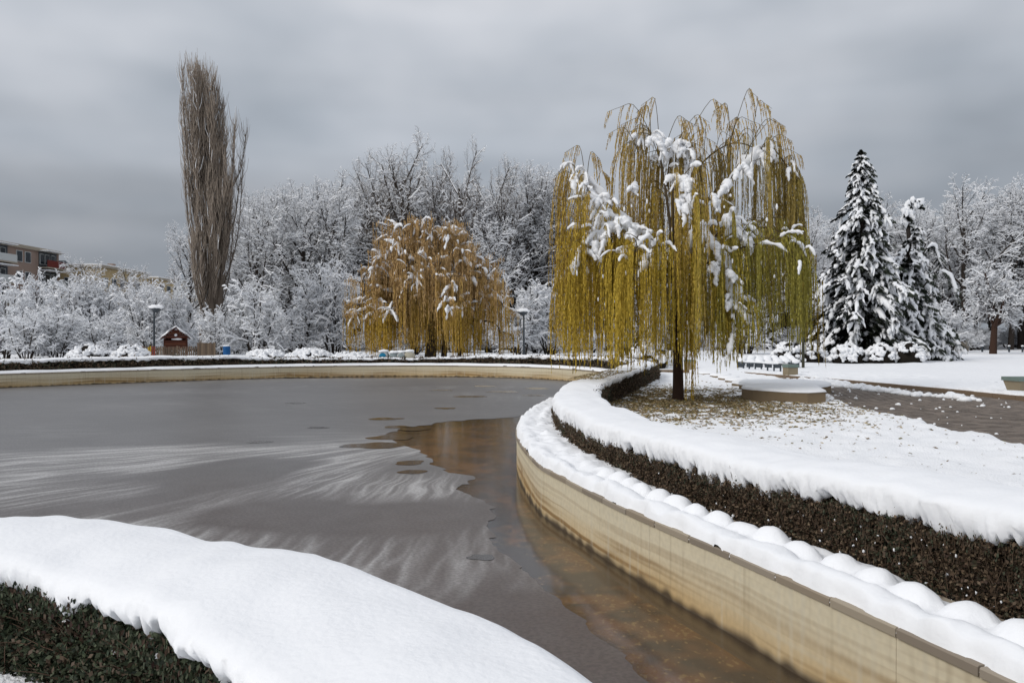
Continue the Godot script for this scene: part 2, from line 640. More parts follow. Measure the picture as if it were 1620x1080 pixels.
func snow_load(mb: MB, p: PackedVector3Array, a: float, b: float, r: float, sides := 9, dense := 26) -> void:
	# lumpy snow lying along the top of a branch between a and b of its length
	var pts := PackedVector3Array()
	var rad := PackedFloat32Array()
	var k := maxi(4, int((b - a) * dense))
	for i in k + 1:
		var t := float(i) / k
		var q := along(p, lerpf(a, b, t))
		var e := sqrt(clampf(1.0 - pow(absf(t * 2.0 - 1.0), 3.5), 0, 1))
		var rr := r * e * (0.85 + 0.6 * n2(q.x * 130.0, q.y * 130.0, q.z * 130.0 + 50.0)) + 0.006
		pts.append(q + Vector3(n2(q.y * 90.0, q.x * 90.0) * r * 0.5, rr * 0.55, n2(q.z * 90.0, q.y * 90.0, 9.0) * r * 0.5))
		rad.append(rr)
	var from := mb.v.size()
	mb.tube(pts, rad, sides)
	for i in range(from, mb.v.size()):
		var q := mb.v[i] * 260.0
		mb.v[i] += mb.n[i] * r * (0.45 * n2(q.x, q.y, q.z) + 0.3 * n2(q.x * 2.3, q.y * 2.3, q.z * 2.3))


func willow_front() -> void:
	rng.seed = 77
	var root := thing("willow_tree", "large yellow-green weeping willow with heavy snow on its limbs, inside the curved hedge", "tree", Vector3(4.12, 0.0, -21.1))
	var S := 0.01565
	var px := func(a: Array) -> PackedVector3Array:
		var o := PackedVector3Array()
		for q in a:
			o.append(Vector3((q[0] - 1073.0) * S, (632.0 - q[1]) * S, q[2]))
		return o
	# limbs: [points as (across, height, depth) read off at the tree's own distance, base radius, strands, snow start, snow end, snow radius]
	var limbs := [
		[[[1067, 450, 0], [1035, 405, 0.5], [985, 372, 0.9], [935, 382, 1.1], [903, 425, 1.2]], 0.06, 17, 0.2, 0.98, 0.13],
		[[[1067, 425, 0], [1020, 385, 0.1], [965, 325, 0.0], [925, 280, -0.1], [903, 288, -0.1]], 0.065, 17, 0.25, 1.0, 0.11],
		[[[1066, 410, 0], [1010, 370, 0.5], [955, 345, 0.8], [925, 310, 0.9]], 0.04, 8, 0.35, 1.0, 0.10],
		[[[1066, 400, 0], [1058, 310, -0.3], [1050, 250, -0.4], [1040, 212, -0.4], [1005, 225, -0.3]], 0.07, 20, 0.72, 1.0, 0.10],
		[[[1060, 290, -0.4], [1066, 245, -0.5], [1085, 222, -0.5], [1108, 248, -0.5]], 0.04, 13, 0.35, 1.0, 0.09],
		[[[1066, 410, 0], [1055, 345, 0.8], [1052, 300, 1.2], [1068, 315, 1.5], [1074, 352, 1.6]], 0.05, 9, 0.45, 1.0, 0.11],
		[[[1070, 425, 0], [1095, 360, -0.2], [1140, 295, -0.4], [1190, 255, -0.5], [1225, 225, -0.5], [1258, 262, -0.5], [1272, 310, -0.5]], 0.07, 30, 0.42, 0.66, 0.16],
		[[[1070, 445, 0], [1092, 375, 0.7], [1118, 405, 1.1], [1136, 455, 1.3], [1142, 515, 1.3]], 0.05, 10, 0.12, 0.97, 0.12],
		[[[1072, 430, 0], [1118, 385, 0.5], [1140, 355, 0.7], [1168, 390, 0.8]], 0.04, 8, 0.5, 1.0, 0.10],
		[[[1070, 420, 0], [1150, 368, -0.1], [1220, 360, -0.1], [1276, 392, 0.0]], 0.05, 17, 0.8, 0.9, 0.03],
		[[[1066, 380, 0], [1090, 300, -0.9], [1130, 240, -1.2], [1180, 208, -1.3], [1225, 222, -1.3], [1250, 270, -1.3]], 0.05, 24, 0.8, 0.93, 0.06],
		[[[1066, 420, 0], [1010, 360, -1.0], [960, 345, -1.6], [915, 390, -1.9]], 0.05, 16, 0.4, 0.9, 0.06],
		[[[1070, 420, 0], [1120, 370, -1.2], [1170, 340, -1.9], [1215, 390, -2.2]], 0.05, 20, 0.5, 0.9, 0.05],
		[[[1070, 440, 0], [1150, 400, 0.8], [1200, 395, 1.3], [1235, 430, 1.6]], 0.04, 16, 0.5, 0.8, 0.04],
		[[[1066, 440, 0], [1030, 400, 1.3], [1000, 390, 1.9], [975, 430, 2.2]], 0.04, 13, 0.5, 0.8, 0.05],
		[[[1066, 440, 0], [1000, 415, -0.3], [925, 405, -0.4], [885, 445, -0.5]], 0.04, 15, 0.6, 0.95, 0.05]]
	var wood := MB.new()
	var twigs := MB.new()
	var leaves := MB.new()
	var snow := MB.new()
	var trunk := MB.new()
	var tp: PackedVector3Array = rounded(px.call([[1073, 636, 0], [1073, 600, 0], [1072, 540, 0.02], [1070, 470, 0], [1067, 410, 0], [1064, 370, -0.1]]), 3)
	var tr := PackedFloat32Array()
	for i in tp.size():
		var t := float(i) / (tp.size() - 1)
		tr.append(lerpf(0.142, 0.075, t) + 0.035 * exp(-t * 22.0))
	trunk.tube(tp, tr, 12)
	var yellow := Color(0.46, 0.325, 0.045)
	var green := Color(0.27, 0.24, 0.05)
	var brown := Color(0.40, 0.27, 0.10)
	for L in limbs:
		var p: PackedVector3Array = rounded(px.call(L[0]), 4)
		var r := PackedFloat32Array()
		for i in p.size():
			r.append(lerpf(L[1] * 0.8, 0.010, pow(float(i) / (p.size() - 1), 0.6)))
		wood.tube(p, r, 6)
		snow_load(snow, p, L[3], L[4], L[5], 12)
		if L[5] > 0.085:
			for k in 17:
				var a := along(p, rf(L[3], L[4])) + Vector3(0, L[5] * 0.4, 0)
				var b := a + Vector3(rf(-0.42, 0.42), rf(-0.6, -0.12), rf(-0.15, 0.4))
				var fw := arc(a, b, rf(0.05, 0.16), 6)
				twigs.tube(fw, PackedFloat32Array([0.012, 0.012, 0.011, 0.01, 0.008, 0.006, 0.004]), 3)
				snow_load(snow, fw, 0.0, rf(0.7, 1.0), rf(0.025, 0.075), 9)
		for k in L[2]:
			var t := rf(0.22, 1.0)
			var a := along(p, t)
			var outd := Vector3(a.x, 0, a.z).normalized() * 0.7 + Vector3(rf(-1, 1), 0, rf(-1, 1)) * 0.8
			var len := rf(0.35, 0.95) * (0.6 if absf(a.x) > 2.3 else 1.0)
			var b := a + outd.normalized() * len + Vector3(0, rf(-0.35, 0.15), 0)
			b.x = clampf(b.x, -3.0, 3.2)
			var tw := arc(a, b, rf(0.1, 0.32), 6)
			var trr := PackedFloat32Array([0.011, 0.010, 0.009, 0.008, 0.007, 0.005, 0.004])
			twigs.tube(tw, trr, 4)
			if a.z > -0.9 and rng.randf() < 0.55:
				snow_load(snow, tw, rf(0.0, 0.4), rf(0.6, 1.0), rf(0.018, 0.05) if L[5] < 0.08 or rng.randf() < 0.6 else rf(0.04, 0.075), 7)
			for j in (6 + rng.randi() % 9):
				var st := along(tw, rf(0.2, 1.0))
				var bottom := 0.70 + absf(rng.randfn(0, 0.75)) + 0.35 * clampf(absf(a.x) - 2.2, 0, 1) * rf(-0.8, 0.5)
				var most := rf(1.4, 4.2) if st.y > 4.2 else rf(1.4, 3.8)
				if a.x > 0.9:
					bottom += 0.45
				var len2 := minf(st.y - bottom, most)
				if len2 < 0.3:
					continue
				var mixd := clampf((a.x + 0.7) / 2.2 + rf(-0.35, 0.35), 0, 1)
				var col := yellow.lerp(green, mixd)
				col = col.lerp(brown, clampf((st.y - 4.3) / 2.0 + rf(-0.25, 0.25), 0, 0.55))
				strand(leaves, st, len2, col, 0.078, outd)
	# the bright bundle hanging before the trunk, and two long trailing ones
	for k in 230:
		var x := rf(-1.9, 1.3)
		var y := rf(2.2, 4.4)
		strand(leaves, Vector3(x, y, rf(0.3, 1.5)), minf(y - 0.8 - absf(rng.randfn(0, 0.35)), rf(1.2, 3.2)), yellow.lerp(green, rf(0, 0.7)), 0.078)
	for k in 70:
		strand(leaves, Vector3(rf(0.02, 0.33), rf(2.6, 4.6), rf(0.35, 0.6)), rf(1.6, 3.2), Color(0.42, 0.28, 0.025), 0.078)
	for q in [[-1.72, 1.0, 3.2, 26], [0.98, 0.8, 2.6, 4], [-0.9, 0.45, 1.5, 3], [1.05, 1.55, 1.3, 40], [2.95, 1.0, 2.6, 10], [3.2, 0.8, 2.4, 6], [-2.6, 0.6, 2.6, 5]]:
		for k in q[3]:
			var y0: float = q[1] + q[2] * rf(0.8, 1.0)
			strand(leaves, Vector3(q[0] + rf(-0.12, 0.12) * (0.5 if q[3] < 8 else 1.6), y0, rf(0.6, 1.0)), (y0 - q[1]) * rf(0.75, 1.0), Color(0.22, 0.155, 0.02), 0.078)
	# upright shoots on the top that bend over at their tips
	for q in [[1046, 250, 1040, 148, -22], [1040, 240, 1000, 168, -40], [1060, 250, 1110, 170, 24], [1075, 250, 1138, 142, 28], [1140, 290, 1185, 140, 18], [1150, 285, 1170, 185, 40], [1165, 270, 1232, 178, 26], [925, 290, 918, 226, -24],
			[930, 285, 935, 240, 14], [1200, 250, 1250, 230, 26], [1130, 290, 1150, 200, 24], [1090, 250, 1085, 185, 30], [1020, 235, 1012, 185, -30], [1180, 250, 1210, 190, 30], [1105, 300, 1120, 200, -24], [1010, 240, 985, 205, -26], [1030, 225, 1025, 165, -18], [1055, 240, 1075, 180, 22], [1120, 280, 1100, 195, -24], [1160, 270, 1150, 165, -22], [1190, 255, 1200, 160, 22], [1210, 245, 1240, 205, 24], [1235, 250, 1262, 250, 14], [1080, 240, 1122, 205, 26], [1145, 285, 1160, 195, 24], [1175, 260, 1180, 175, -20], [905, 300, 895, 262, -16], [945, 310, 955, 262, 16]]:
		var a := Vector3((q[0] - 1073.0) * S, (632.0 - q[1]) * S, -0.4 + rf(-0.4, 0.4))
		var b := Vector3((q[2] - 1073.0) * S, (632.0 - q[3]) * S, a.z + rf(-0.3, 0.3))
		var e := b + Vector3(q[4] * S, -0.18, 0)
		var pts := rounded(V3([a, a.lerp(b, 0.55) + Vector3(-q[4] * S * 0.12, 0, 0), b, (b + e) * 0.5 + Vector3(0, 0.03, 0), e]), 3)
		var rr := PackedFloat32Array()
		for i in pts.size():
			rr.append(lerpf(0.010, 0.0035, float(i) / (pts.size() - 1)))
		twigs.tube(pts, rr, 4)
		for j in 13:
			var t := rf(0.45, 1.0)
			strand(leaves, along(pts, t), rf(0.15, 0.95) * (0.45 if t > 0.8 else 1.0), brown.lerp(yellow, rf(0, 0.5)), 0.08, Vector3(signf(q[4]), 0, 0))
	# clods of snow caught lower in the curtain, and drooping snowy side twigs on the front limbs
	for q in [[940, 350, 1.2], [962, 362, 1.3], [985, 380, 1.3], [1005, 395, 1.2], [925, 395, 1.3], [1012, 408, 1.4], [950, 385, 1.4], [1110, 430, 1.5], [1128, 440, 1.5], [1135, 480, 1.4], [1112, 395, 1.3], [1150, 375, 0.9], [1100, 365, 0.9], [1052, 330, 1.6], [1064, 345, 1.7],
			[1030, 222, 0.1], [1062, 225, 0.1], [1090, 238, 0.0], [1000, 300, 0.3], [1150, 290, 0.1], [1175, 262, 0.1], [1120, 310, 0.2], [920, 300, 0.3], [915, 415, 1.2], [1138, 525, 1.4]]:
		var a := Vector3((q[0] - 1073.0) * S, (632.0 - q[1]) * S, q[2])
		for j in 2:
			var b := a + Vector3(rf(-0.35, 0.35), rf(-0.55, -0.1), rf(0.0, 0.25))
			var tw := arc(a, b, rf(0.03, 0.1), 6)
			twigs.tube(tw, PackedFloat32Array([0.012, 0.012, 0.011, 0.01, 0.008, 0.006, 0.004]), 3)
			snow_load(snow, tw, 0.0, 1.0, rf(0.05, 0.10), 8)
	for k in 170:
		var q := Vector3(rf(-2.7, 2.4), 0, rf(-0.4, 2.0))
		q.y = rf(1.5, 5.6) - absf(q.x) * 0.55
		if q.y > 1.3:
			snow.lump(q, Vector3(rf(0.010, 0.026), rf(0.02, 0.08), rf(0.010, 0.026)), nz, 0.5, 200.0, 6, 4)
	part("trunk", trunk.mesh(), M.trunk_brown, root)
	stuff("limbs", wood.mesh(), M.willow_limb, root)
	stuff("twigs", twigs.mesh(), M.willow_twig, root)
	tag(part("hanging_shoots", leaves.mesh(), M.willow_leaf, root), "", "", "", "stuff")
	snow.n.clear()
	stuff("snow", snow.mesh(), M.snow, root)


func willow_back() -> void:
	rng.seed = 91
	var root := thing("willow_tree", "broad brownish-orange weeping willow streaked with snow, behind the far hedge", "tree", Vector3(-5.3, 0, -55.0))
	root.scale = Vector3(0.95, 1.04, 0.92)
	var wood := MB.new()
	var leaves := MB.new()
	var snow := MB.new()
	var trunk := MB.new()
	trunk.tube(V3([Vector3(0, -0.1, 0), Vector3(0.1, 1.2, 0), Vector3(-0.1, 2.6, 0), Vector3(0, 4.2, 0)]), PackedFloat32Array([0.42, 0.34, 0.3, 0.2]), 10)
	for s in [[-1.3, 0.25], [0.9, 0.22], [2.0, 0.16]]:
		trunk.tube(V3([Vector3(s[0], -0.1, rf(-0.5, 0.5)), Vector3(s[0] * 0.9 + 0.2, 1.5, 0), Vector3(s[0] * 1.3, 3.2, 0.3)]), PackedFloat32Array([s[1], s[1] * 0.8, s[1] * 0.5]), 8)
	var orange := Color(0.48, 0.32, 0.145)
	var olive := Color(0.40, 0.26, 0.038)
	for i in 96:
		var a := i * 2.4
		var lvl := float(i) / 96.0
		var reach := (1.0 - pow(lvl, 2.3) * 0.74) * rf(0.45, 1.08) * 4.8
		var top := lerpf(3.6, 9.7, pow(lvl, 0.8)) * rf(0.85, 1.03)
		var p0 := Vector3(cos(a) * 0.2, lerpf(1.8, 4.2, lvl), sin(a) * 0.2)
		var p2 := Vector3(cos(a) * reach, top * 0.95 - reach * 0.16, sin(a) * reach * 0.85)
		var p1 := p0.lerp(p2, 0.5) + Vector3(0, top * 0.10, 0)
		var p3 := p2 + Vector3(cos(a) * 0.5, -0.7, sin(a) * 0.5)
		var p := rounded(V3([p0, p1, p2, p3]), 4)
		var r := PackedFloat32Array()
		for j in p.size():
			r.append(lerpf(0.10, 0.02, float(j) / (p.size() - 1)))
		wood.tube(p, r, 5)
		if i % 4 != 0:
			var s0 := rf(0.35, 0.75)
			snow_load(snow, p, s0, minf(1.0, s0 + rf(0.15, 0.4)), rf(0.07, 0.15), 7, 12)
		for j in 7:
			var t := rf(0.3, 1.0)
			var q := along(p, t)
			var b := q + Vector3(cos(a) * 0.5 + rf(-0.9, 0.9), rf(-0.5, 0.5), sin(a) * 0.4 + rf(-0.9, 0.9))
			var tw := arc(q, b, rf(0.05, 0.3), 5)
			wood.tube(tw, PackedFloat32Array([0.03, 0.027, 0.024, 0.02, 0.015, 0.01]), 3)
			var st_left: bool = q.x < -0.5 or q.y > 6.5
			if rng.randf() < (0.95 if st_left else 0.72):
				snow_load(snow, tw, rf(0.0, 0.3), rf(0.7, 1.0), rf(0.035, 0.10), 6, 9)
			for k in 11:
				var st := along(tw, rf(0.1, 1.0))
				var low := 0.12 + absf(rng.randfn(0, 0.35))
				var len := minf(st.y - low, rf(0.9, 3.4))
				if len < 0.25:
					continue
				strand(leaves, st, len, orange.lerp(olive, clampf((5.8 - st.y) / 2.6 + rf(-0.3, 0.3), 0, 1)), 0.15)
			if rng.randf() < 0.16:
				var cl := along(p, rf(0.4, 1.0))
				for k in 3:
					var e := cl + Vector3(rf(-0.7, 0.7), rf(-0.8, -0.1), rf(-0.5, 0.7))
					snow_load(snow, arc(cl, e, 0.15, 5), 0.0, 1.0, rf(0.05, 0.12), 6, 9)
			for k in 4:      # short leafy side shoots that stand every way
				var st := along(tw, rf(0.3, 1.0))
				var e := st + Vector3(rf(-0.6, 0.6), rf(-0.2, 0.5), rf(-0.5, 0.5))
				for m in 5:
					strand(leaves, st.lerp(e, m / 4.0), rf(0.15, 0.5), orange * rf(0.8, 1.15), 0.14)
	part("trunk", trunk.mesh(), M.bark, root)
	stuff("limbs", wood.mesh(), M.twig, root)
	tag(part("hanging_shoots", leaves.mesh(), M.willow_leaf, root), "", "", "", "stuff")
	snow.n.clear()
	stuff("snow", snow.mesh(), M.snow, root)


func poplar() -> void:
	rng.seed = 15
	var S := 0.0423
	var root := thing("poplar_tree", "tall slender leafless poplar with upswept grey-brown branches above the snowy trees", "tree", Vector3(-20.2, 0, -57.0))
	var trunk := MB.new()
	var br := MB.new()
	var snow := MB.new()
	var fx := func(u: float, v: float, z: float) -> Vector3: return Vector3((u - 332.0) * S, (556.0 - v) * S, z)
	trunk.tube(V3([fx.call(331, 560, 0), fx.call(330, 500, 0), fx.call(332, 440, 0), fx.call(335, 380, 0), fx.call(330, 300, 0)]), PackedFloat32Array([0.42, 0.36, 0.30, 0.24, 0.15]), 12)
	trunk.tube(V3([fx.call(322, 562, 0.2), fx.call(324, 480, 0.25), fx.call(322, 420, 0.3), fx.call(316, 340, 0.2)]), PackedFloat32Array([0.30, 0.26, 0.20, 0.10]), 10)
	trunk.tube(V3([fx.call(338, 562, 0.5), fx.call(338, 470, 0.5), fx.call(341, 410, 0.45), fx.call(345, 300, 0.3)]), PackedFloat32Array([0.28, 0.24, 0.19, 0.08]), 10)
	trunk.tube(V3([fx.call(345, 562, 0.3), fx.call(346, 480, 0.3), fx.call(350, 420, 0.2), fx.call(354, 340, 0.1)]), PackedFloat32Array([0.34, 0.30, 0.24, 0.12]), 10)
	# limb tips (u, v) round the outline and inside it
	var tips := []
	for k in 150:
		var v := 104.0 + 290.0 * pow(rng.randf(), 1.45)
		var lo := 284.0
		var hi := 380.0
		if v < 225:
			lo = lerpf(290, 281, (v - 105) / 120.0)
			hi = lerpf(326, 381, pow(clampf((v - 105) / 80.0, 0, 1), 0.6))
		else:
			lo = lerpf(279, 314, (v - 225) / 170.0)
			hi = lerpf(380, 352, (v - 225) / 170.0)
		tips.append([lerpf(lo, hi, pow(rng.randf(), 0.8)), v, rf(-1.5, 1.5)])
	for t in tips:
		var e: Vector3 = fx.call(t[0], t[1], t[2])
		var down := rf(4.0, 10.0)
		var y0 := maxf(e.y - down, 2.6)
		var a := Vector3(e.x * clampf(0.25 + 0.035 * (y0 - 3.0), 0.12, 0.7), y0, e.z * 0.25)
		var b := Vector3(lerpf(a.x, e.x, 0.72), lerpf(y0, e.y, 0.42), lerpf(a.z, e.z, 0.72))
		var p := rounded(V3([a, b, e]), 7)
		var r := PackedFloat32Array()
		for i in p.size():
			r.append(lerpf(0.065, 0.012, pow(float(i) / (p.size() - 1), 0.7)))
		trunk.tube(p, r, 5)
		for j in 60:
			var q := along(p, pow(rng.randf(), 0.7))
			var az := rf(0, TAU)
			var l := rf(0.5, 1.5)
			var o := Vector3(cos(az), 0, sin(az)) * rf(0.10, 0.34) * l
			var tw := V3([q, q + o * 0.75 + Vector3(0, l * 0.42, 0), q + o + Vector3(rf(-0.08, 0.08), l, rf(-0.08, 0.08))])
			br.tube(tw, PackedFloat32Array([0.017, 0.012, 0.007]), 3)
			if rng.randf() < 0.03:
				snow.tube(V3([tw[0] + Vector3(-0.02, 0.03, 0.02), tw[1] + Vector3(-0.02, 0.02, 0.02), tw[2]]), PackedFloat32Array([0.02, 0.02, 0.01]), 3)
	part("trunk", trunk.mesh(), M.poplar_bark, root)
	stuff("branches", br.mesh(), M.poplar, root)
	snow.n.clear()
	stuff("snow", snow.mesh(), M.snow, root)


# ------------------------------------------------------------------ conifers
func conifer(root: Node3D, h: float, base_r: float, seed_: int, skip: float, hook: bool) -> void:
	rng.seed = seed_
	var needles := MB.new()
	var snow := MB.new()
	var trunk := MB.new()
	var axis: PackedVector3Array
	if hook:
		axis = rounded(V3([Vector3(0, -0.1, 0), Vector3(0, h * 0.4, 0), Vector3(0.05, h * 0.72, 0), Vector3(-0.05, h * 0.86, 0), Vector3(-0.12, h * 0.93, 0), Vector3(0.22, h * 1.0, 0), Vector3(0.62, h * 1.0, 0), Vector3(0.85, h * 0.955, 0.1)]), 4)
	else:
		axis = rounded(V3([Vector3(0, -0.1, 0), Vector3(0.05, h * 0.4, 0), Vector3(-0.05, h * 0.8, 0), Vector3(0.0, h * 0.95, 0), Vector3(-0.12, h, 0)]), 4)
	var ar := PackedFloat32Array()
	for i in axis.size():
		ar.append(lerpf(0.2, 0.03, float(i) / (axis.size() - 1)))
	trunk.tube(axis, ar, 8)
	var spray := func(q: Vector3, d: Vector3, l: float, w: float) -> void:
		# a flat drooping spray of needles: blades to both sides of a midrib
		var sd := d.cross(Vector3.UP).normalized()
		for i in 7:
			var t := (i + 0.5) / 7.0
			var m := q + d * l * t + Vector3.DOWN * l * 0.45 * t * t
			for s in [-1.0, 1.0]:
				var tip: Vector3 = m + sd * s * w * (1.1 - t * 0.7) + d * l * 0.22 + Vector3.DOWN * w * rf(0.3, 1.1)
				var bq := needles.v.size()
				var cc := Color(0.028, 0.038, 0.028).lerp(Color(0.060, 0.070, 0.048), rng.randf())
				needles.v.append(m - d * 0.05)
				needles.v.append(m + d * 0.07)
				needles.v.append(tip)
				var nn: Vector3 = (Vector3.UP + sd * s * 0.6 + rv() * 0.3).normalized()
				for j in 3:
					needles.n.append(nn)
					needles.c.append(cc)
				needles.ix.append_array([bq, bq + 1, bq + 2])
	var y := 0.35
	while y < h * (0.84 if hook else 0.985):
		var f := y / h
		var rr := (base_r * pow(1.0 - f, 0.92) + 0.08) * rf(0.85, 1.12)
		if hook:
			rr = base_r * pow(1.0 - clampf(f / 0.80, 0, 1), 0.75) + 0.10
		var k := int(lerpf(9.0, 4.0, f))
		var a0 := rf(0, TAU)
		for i in k:
			if rng.randf() < skip:
				continue
			var a := a0 + TAU * i / k + rf(-0.3, 0.3)
			var R := rr * rf(0.5, 1.25)
			var d := Vector3(cos(a), 0, sin(a))
			var c := along(axis, f)
			c.y = y
			var tipdrop := R * rf(0.25, 0.62) + 0.05
			var p := rounded(V3([c, c + d * R * 0.4 + Vector3(0, R * 0.07, 0), c + d * R * 0.8 - Vector3(0, tipdrop * 0.45, 0), c + d * R - Vector3(0, tipdrop, 0)]), 3)
			var pr := PackedFloat32Array()
			for j in p.size():
				pr.append(lerpf(0.04, 0.01, float(j) / (p.size() - 1)))
			trunk.tube(p, pr, 3)
			var nsp := int(7 + R * 6.0)
			for j in nsp:
				var t := rf(0.12, 1.0)
				var q := along(p, t)
				var dd := (d + d.cross(Vector3.UP) * rf(-1.2, 1.2)).normalized()
				(spray as Callable).call(q, dd, rf(0.3, 0.6) * (0.6 + 0.2 * minf(R, 2.0)), rf(0.10, 0.14) + 0.05 * minf(R, 2.0))
				if rng.randf() < 0.36:
					var l := rf(0.22, 0.6)
					var e := q + dd * l * 0.9 - Vector3(0, l * rf(0.5, 1.0), 0)
					snow_load(snow, arc(q + Vector3(0, 0.03, 0), e, 0.04, 4), 0.0, 1.0, rf(0.06, 0.125) * (0.7 + 0.2 * minf(R, 2.0)), 7, 8)
			if rng.randf() < 0.93:
				var s0 := rf(0.3, 0.65)
				snow_load(snow, p, s0, minf(1.0, s0 + rf(0.35, 0.7)), rf(0.09, 0.19) * (0.5 + 0.28 * minf(R, 2.2)), 7, 8)
				var tip := p[-1]
				for m in (2 + int(R)):
					var e := tip + d * rf(-0.15, 0.25) + d.cross(Vector3.UP) * rf(-0.4, 0.4) * minf(R, 1.5) - Vector3(0, rf(0.2, 0.6) * minf(R, 1.3), 0)
					snow_load(snow, arc(along(p, rf(0.75, 1.0)) + Vector3(0, 0.05, 0), e, 0.06, 4), 0.0, 1.0, rf(0.06, 0.12) * (0.5 + 0.3 * minf(R, 2.0)), 7, 8)
		y += lerpf(0.40, 0.26, f) * (1.15 if hook else 1.0)
	# short dense shoots round the stem, so that no daylight shows through the middle
	for i in int(h * 120):
		var f := pow(rng.randf(), 1.5) * (0.64 if hook else 0.9)
		var a := rf(0, TAU)
		var d := Vector3(cos(a), 0, sin(a))
		var q := along(axis, f) + d * base_r * pow(1.0 - f, 0.9) * rf(0.05, 0.6)
		q.y = f * h
		(spray as Callable).call(q, (d + rv() * 0.5).normalized(), rf(0.35, 0.6) * (1.0 - f), 0.22 * (1.0 - f))
	# the leader
	for i in (34 if not hook else 150):
		var t := rf(0.86 if not hook else 0.40, 1.0)
		var q := along(axis, t)
		var a := rf(0, TAU)
		(spray as Callable).call(q, Vector3(cos(a), 0.2, sin(a)).normalized(), rf(0.12, 0.24) * (lerpf(1.5, 0.35, (t - 0.86) / 0.14) if not hook else lerpf(2.0, 0.9, t)), 0.09 if not hook else 0.13)
	if hook:
		snow_load(snow, axis, 0.82, 0.99, 0.24, 7, 8)
		for i in 20:
			var q := along(axis, rf(0.36, 0.80))
			var e := q + Vector3(rf(-0.5, 0.5), rf(-0.6, -0.15), rf(-0.2, 0.5))
			snow_load(snow, arc(q, e, 0.12, 5), 0.1, 1.0, rf(0.09, 0.16), 7, 8)
		for q in [[Vector3(0.3, h * 0.60, 0.4), Vector3(1.0, h * 0.71, 0.6), Vector3(1.5, h * 0.70, 0.6), Vector3(1.75, h * 0.60, 0.6)], [Vector3(0.5, h * 0.42, 0.4), Vector3(1.6, h * 0.56, 0.6), Vector3(2.5, h * 0.5, 0.7), Vector3(2.8, h * 0.36, 0.7)]]:
			var p := rounded(V3(q), 5)
			var pr := PackedFloat32Array()
			for j in p.size():
				pr.append(lerpf(0.05, 0.012, float(j) / (p.size() - 1)))
			trunk.tube(p, pr, 4)
			snow_load(snow, p, 0.3, 1.0, 0.15, 7, 8)
			for i in 16:
				var b := along(p, rf(0.3, 1.0))
				(spray as Callable).call(b, Vector3(rf(-1, 1), -0.5, rf(-1, 1)).normalized(), rf(0.3, 0.6), 0.15)
	part("trunk", trunk.mesh(), M.bark, root)
	stuff("needles", needles.mesh(), M.leaf, root)
	snow.n.clear()
	stuff("snow", snow.mesh(), M.snow, root)


func low_bush(label: String, at: Vector3, rad: Vector3, seed_: int, twiggy: Color, snow_share: float) -> void:
	rng.seed = seed_
	var root := thing("snowy_shrub", label, "shrub", at)
	var twigs := MB.new()
	var snow := MB.new()
	for i in int(260 * clampf(rad.x, 0.5, 2.5)):
		var a := rf(0, TAU)
		var el := pow(rng.randf(), 0.7) * PI / 2
		var d := Vector3(cos(a) * cos(el), sin(el), sin(a) * cos(el))
		var q := d * rad * rf(0.35, 0.95)
		var e := q + (d + rv() * 0.7).normalized() * rf(0.12, 0.3)
		e.y = maxf(e.y, 0.02)
		twigs.tube(V3([q, q.lerp(e, 0.5) + rv() * 0.03, e]), PackedFloat32Array([0.02, 0.016, 0.008]), 3, twiggy * rf(0.6, 1.4), true)
	twigs.c.resize(twigs.v.size())
	for i in twigs.c.size():
		if twigs.c[i].a == 0:
			twigs.c[i] = twiggy
	for i in int(62 * rad.x * snow_share) + 8:
		var a := rf(0, TAU)
		var rr := sqrt(rng.randf())
		var q := Vector3(cos(a) * rr * rad.x, 0, sin(a) * rr * rad.z)
		q.y = rad.y * sqrt(maxf(0.05, 1.0 - rr * rr)) * rf(0.82, 1.0)
		snow.lump(q, Vector3(rf(0.10, 0.24), rf(0.09, 0.17), rf(0.10, 0.24)), nz, 0.9, 150.0, 12, 7, rf(0, TAU))
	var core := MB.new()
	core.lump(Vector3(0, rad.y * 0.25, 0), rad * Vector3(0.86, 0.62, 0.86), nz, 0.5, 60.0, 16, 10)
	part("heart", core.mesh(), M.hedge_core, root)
	stuff("twigs", twigs.mesh(), M.leaf, root)
	snow.n.clear()
	stuff("snow", snow.mesh(), M.snow, root)


# ------------------------------------------------------------------ ground
func tab(t: Array, x: float) -> float:
	if x <= t[0]:
		return t[1]
	for i in range(2, t.size(), 2):
		if x <= t[i]:
			return lerpf(t[i - 1], t[i + 1], (x - t[i - 2]) / (t[i] - t[i - 2]))
	return t[-1]


const PATH_LEFT := [4.0, 8.6, 12.6, 7.6, 14.0, 7.4, 17.5, 7.47, 20.5, 8.0, 24.0, 8.9, 28.0, 9.9, 31.4, 10.3, 33.0, 10.6]
const KERB := [2.0, 14.3, 12.0, 13.6, 20.9, 12.57, 23.4, 12.2, 28.0, 11.3, 31.4, 10.3, 35.0, 9.3, 45.0, 6.2]


func ground_y(x: float, z: float) -> float:
	var d := -z
	var y := 0.035 + n2(x * 5.0, z * 5.0, 60.0) * 0.05
	if d < 45 and d > 2 and x > -3 and x < 30:
		y += n2(x * 42.0, z * 42.0, 61.0) * 0.036 + n2(x * 100.0, z * 75.0, 62.0) * 0.026
		var l := x - tab(PATH_LEFT, d) + n2(z * 30.0, x * 12.0, 63.0) * 0.22
		var k := x - tab(KERB, d)
		if k > -0.02:
			y += 0.10
		elif d < 32.6 and l > -0.35:
			y = lerpf(y, -0.07, smoothstep(-0.3, 0.02, l))
	return y


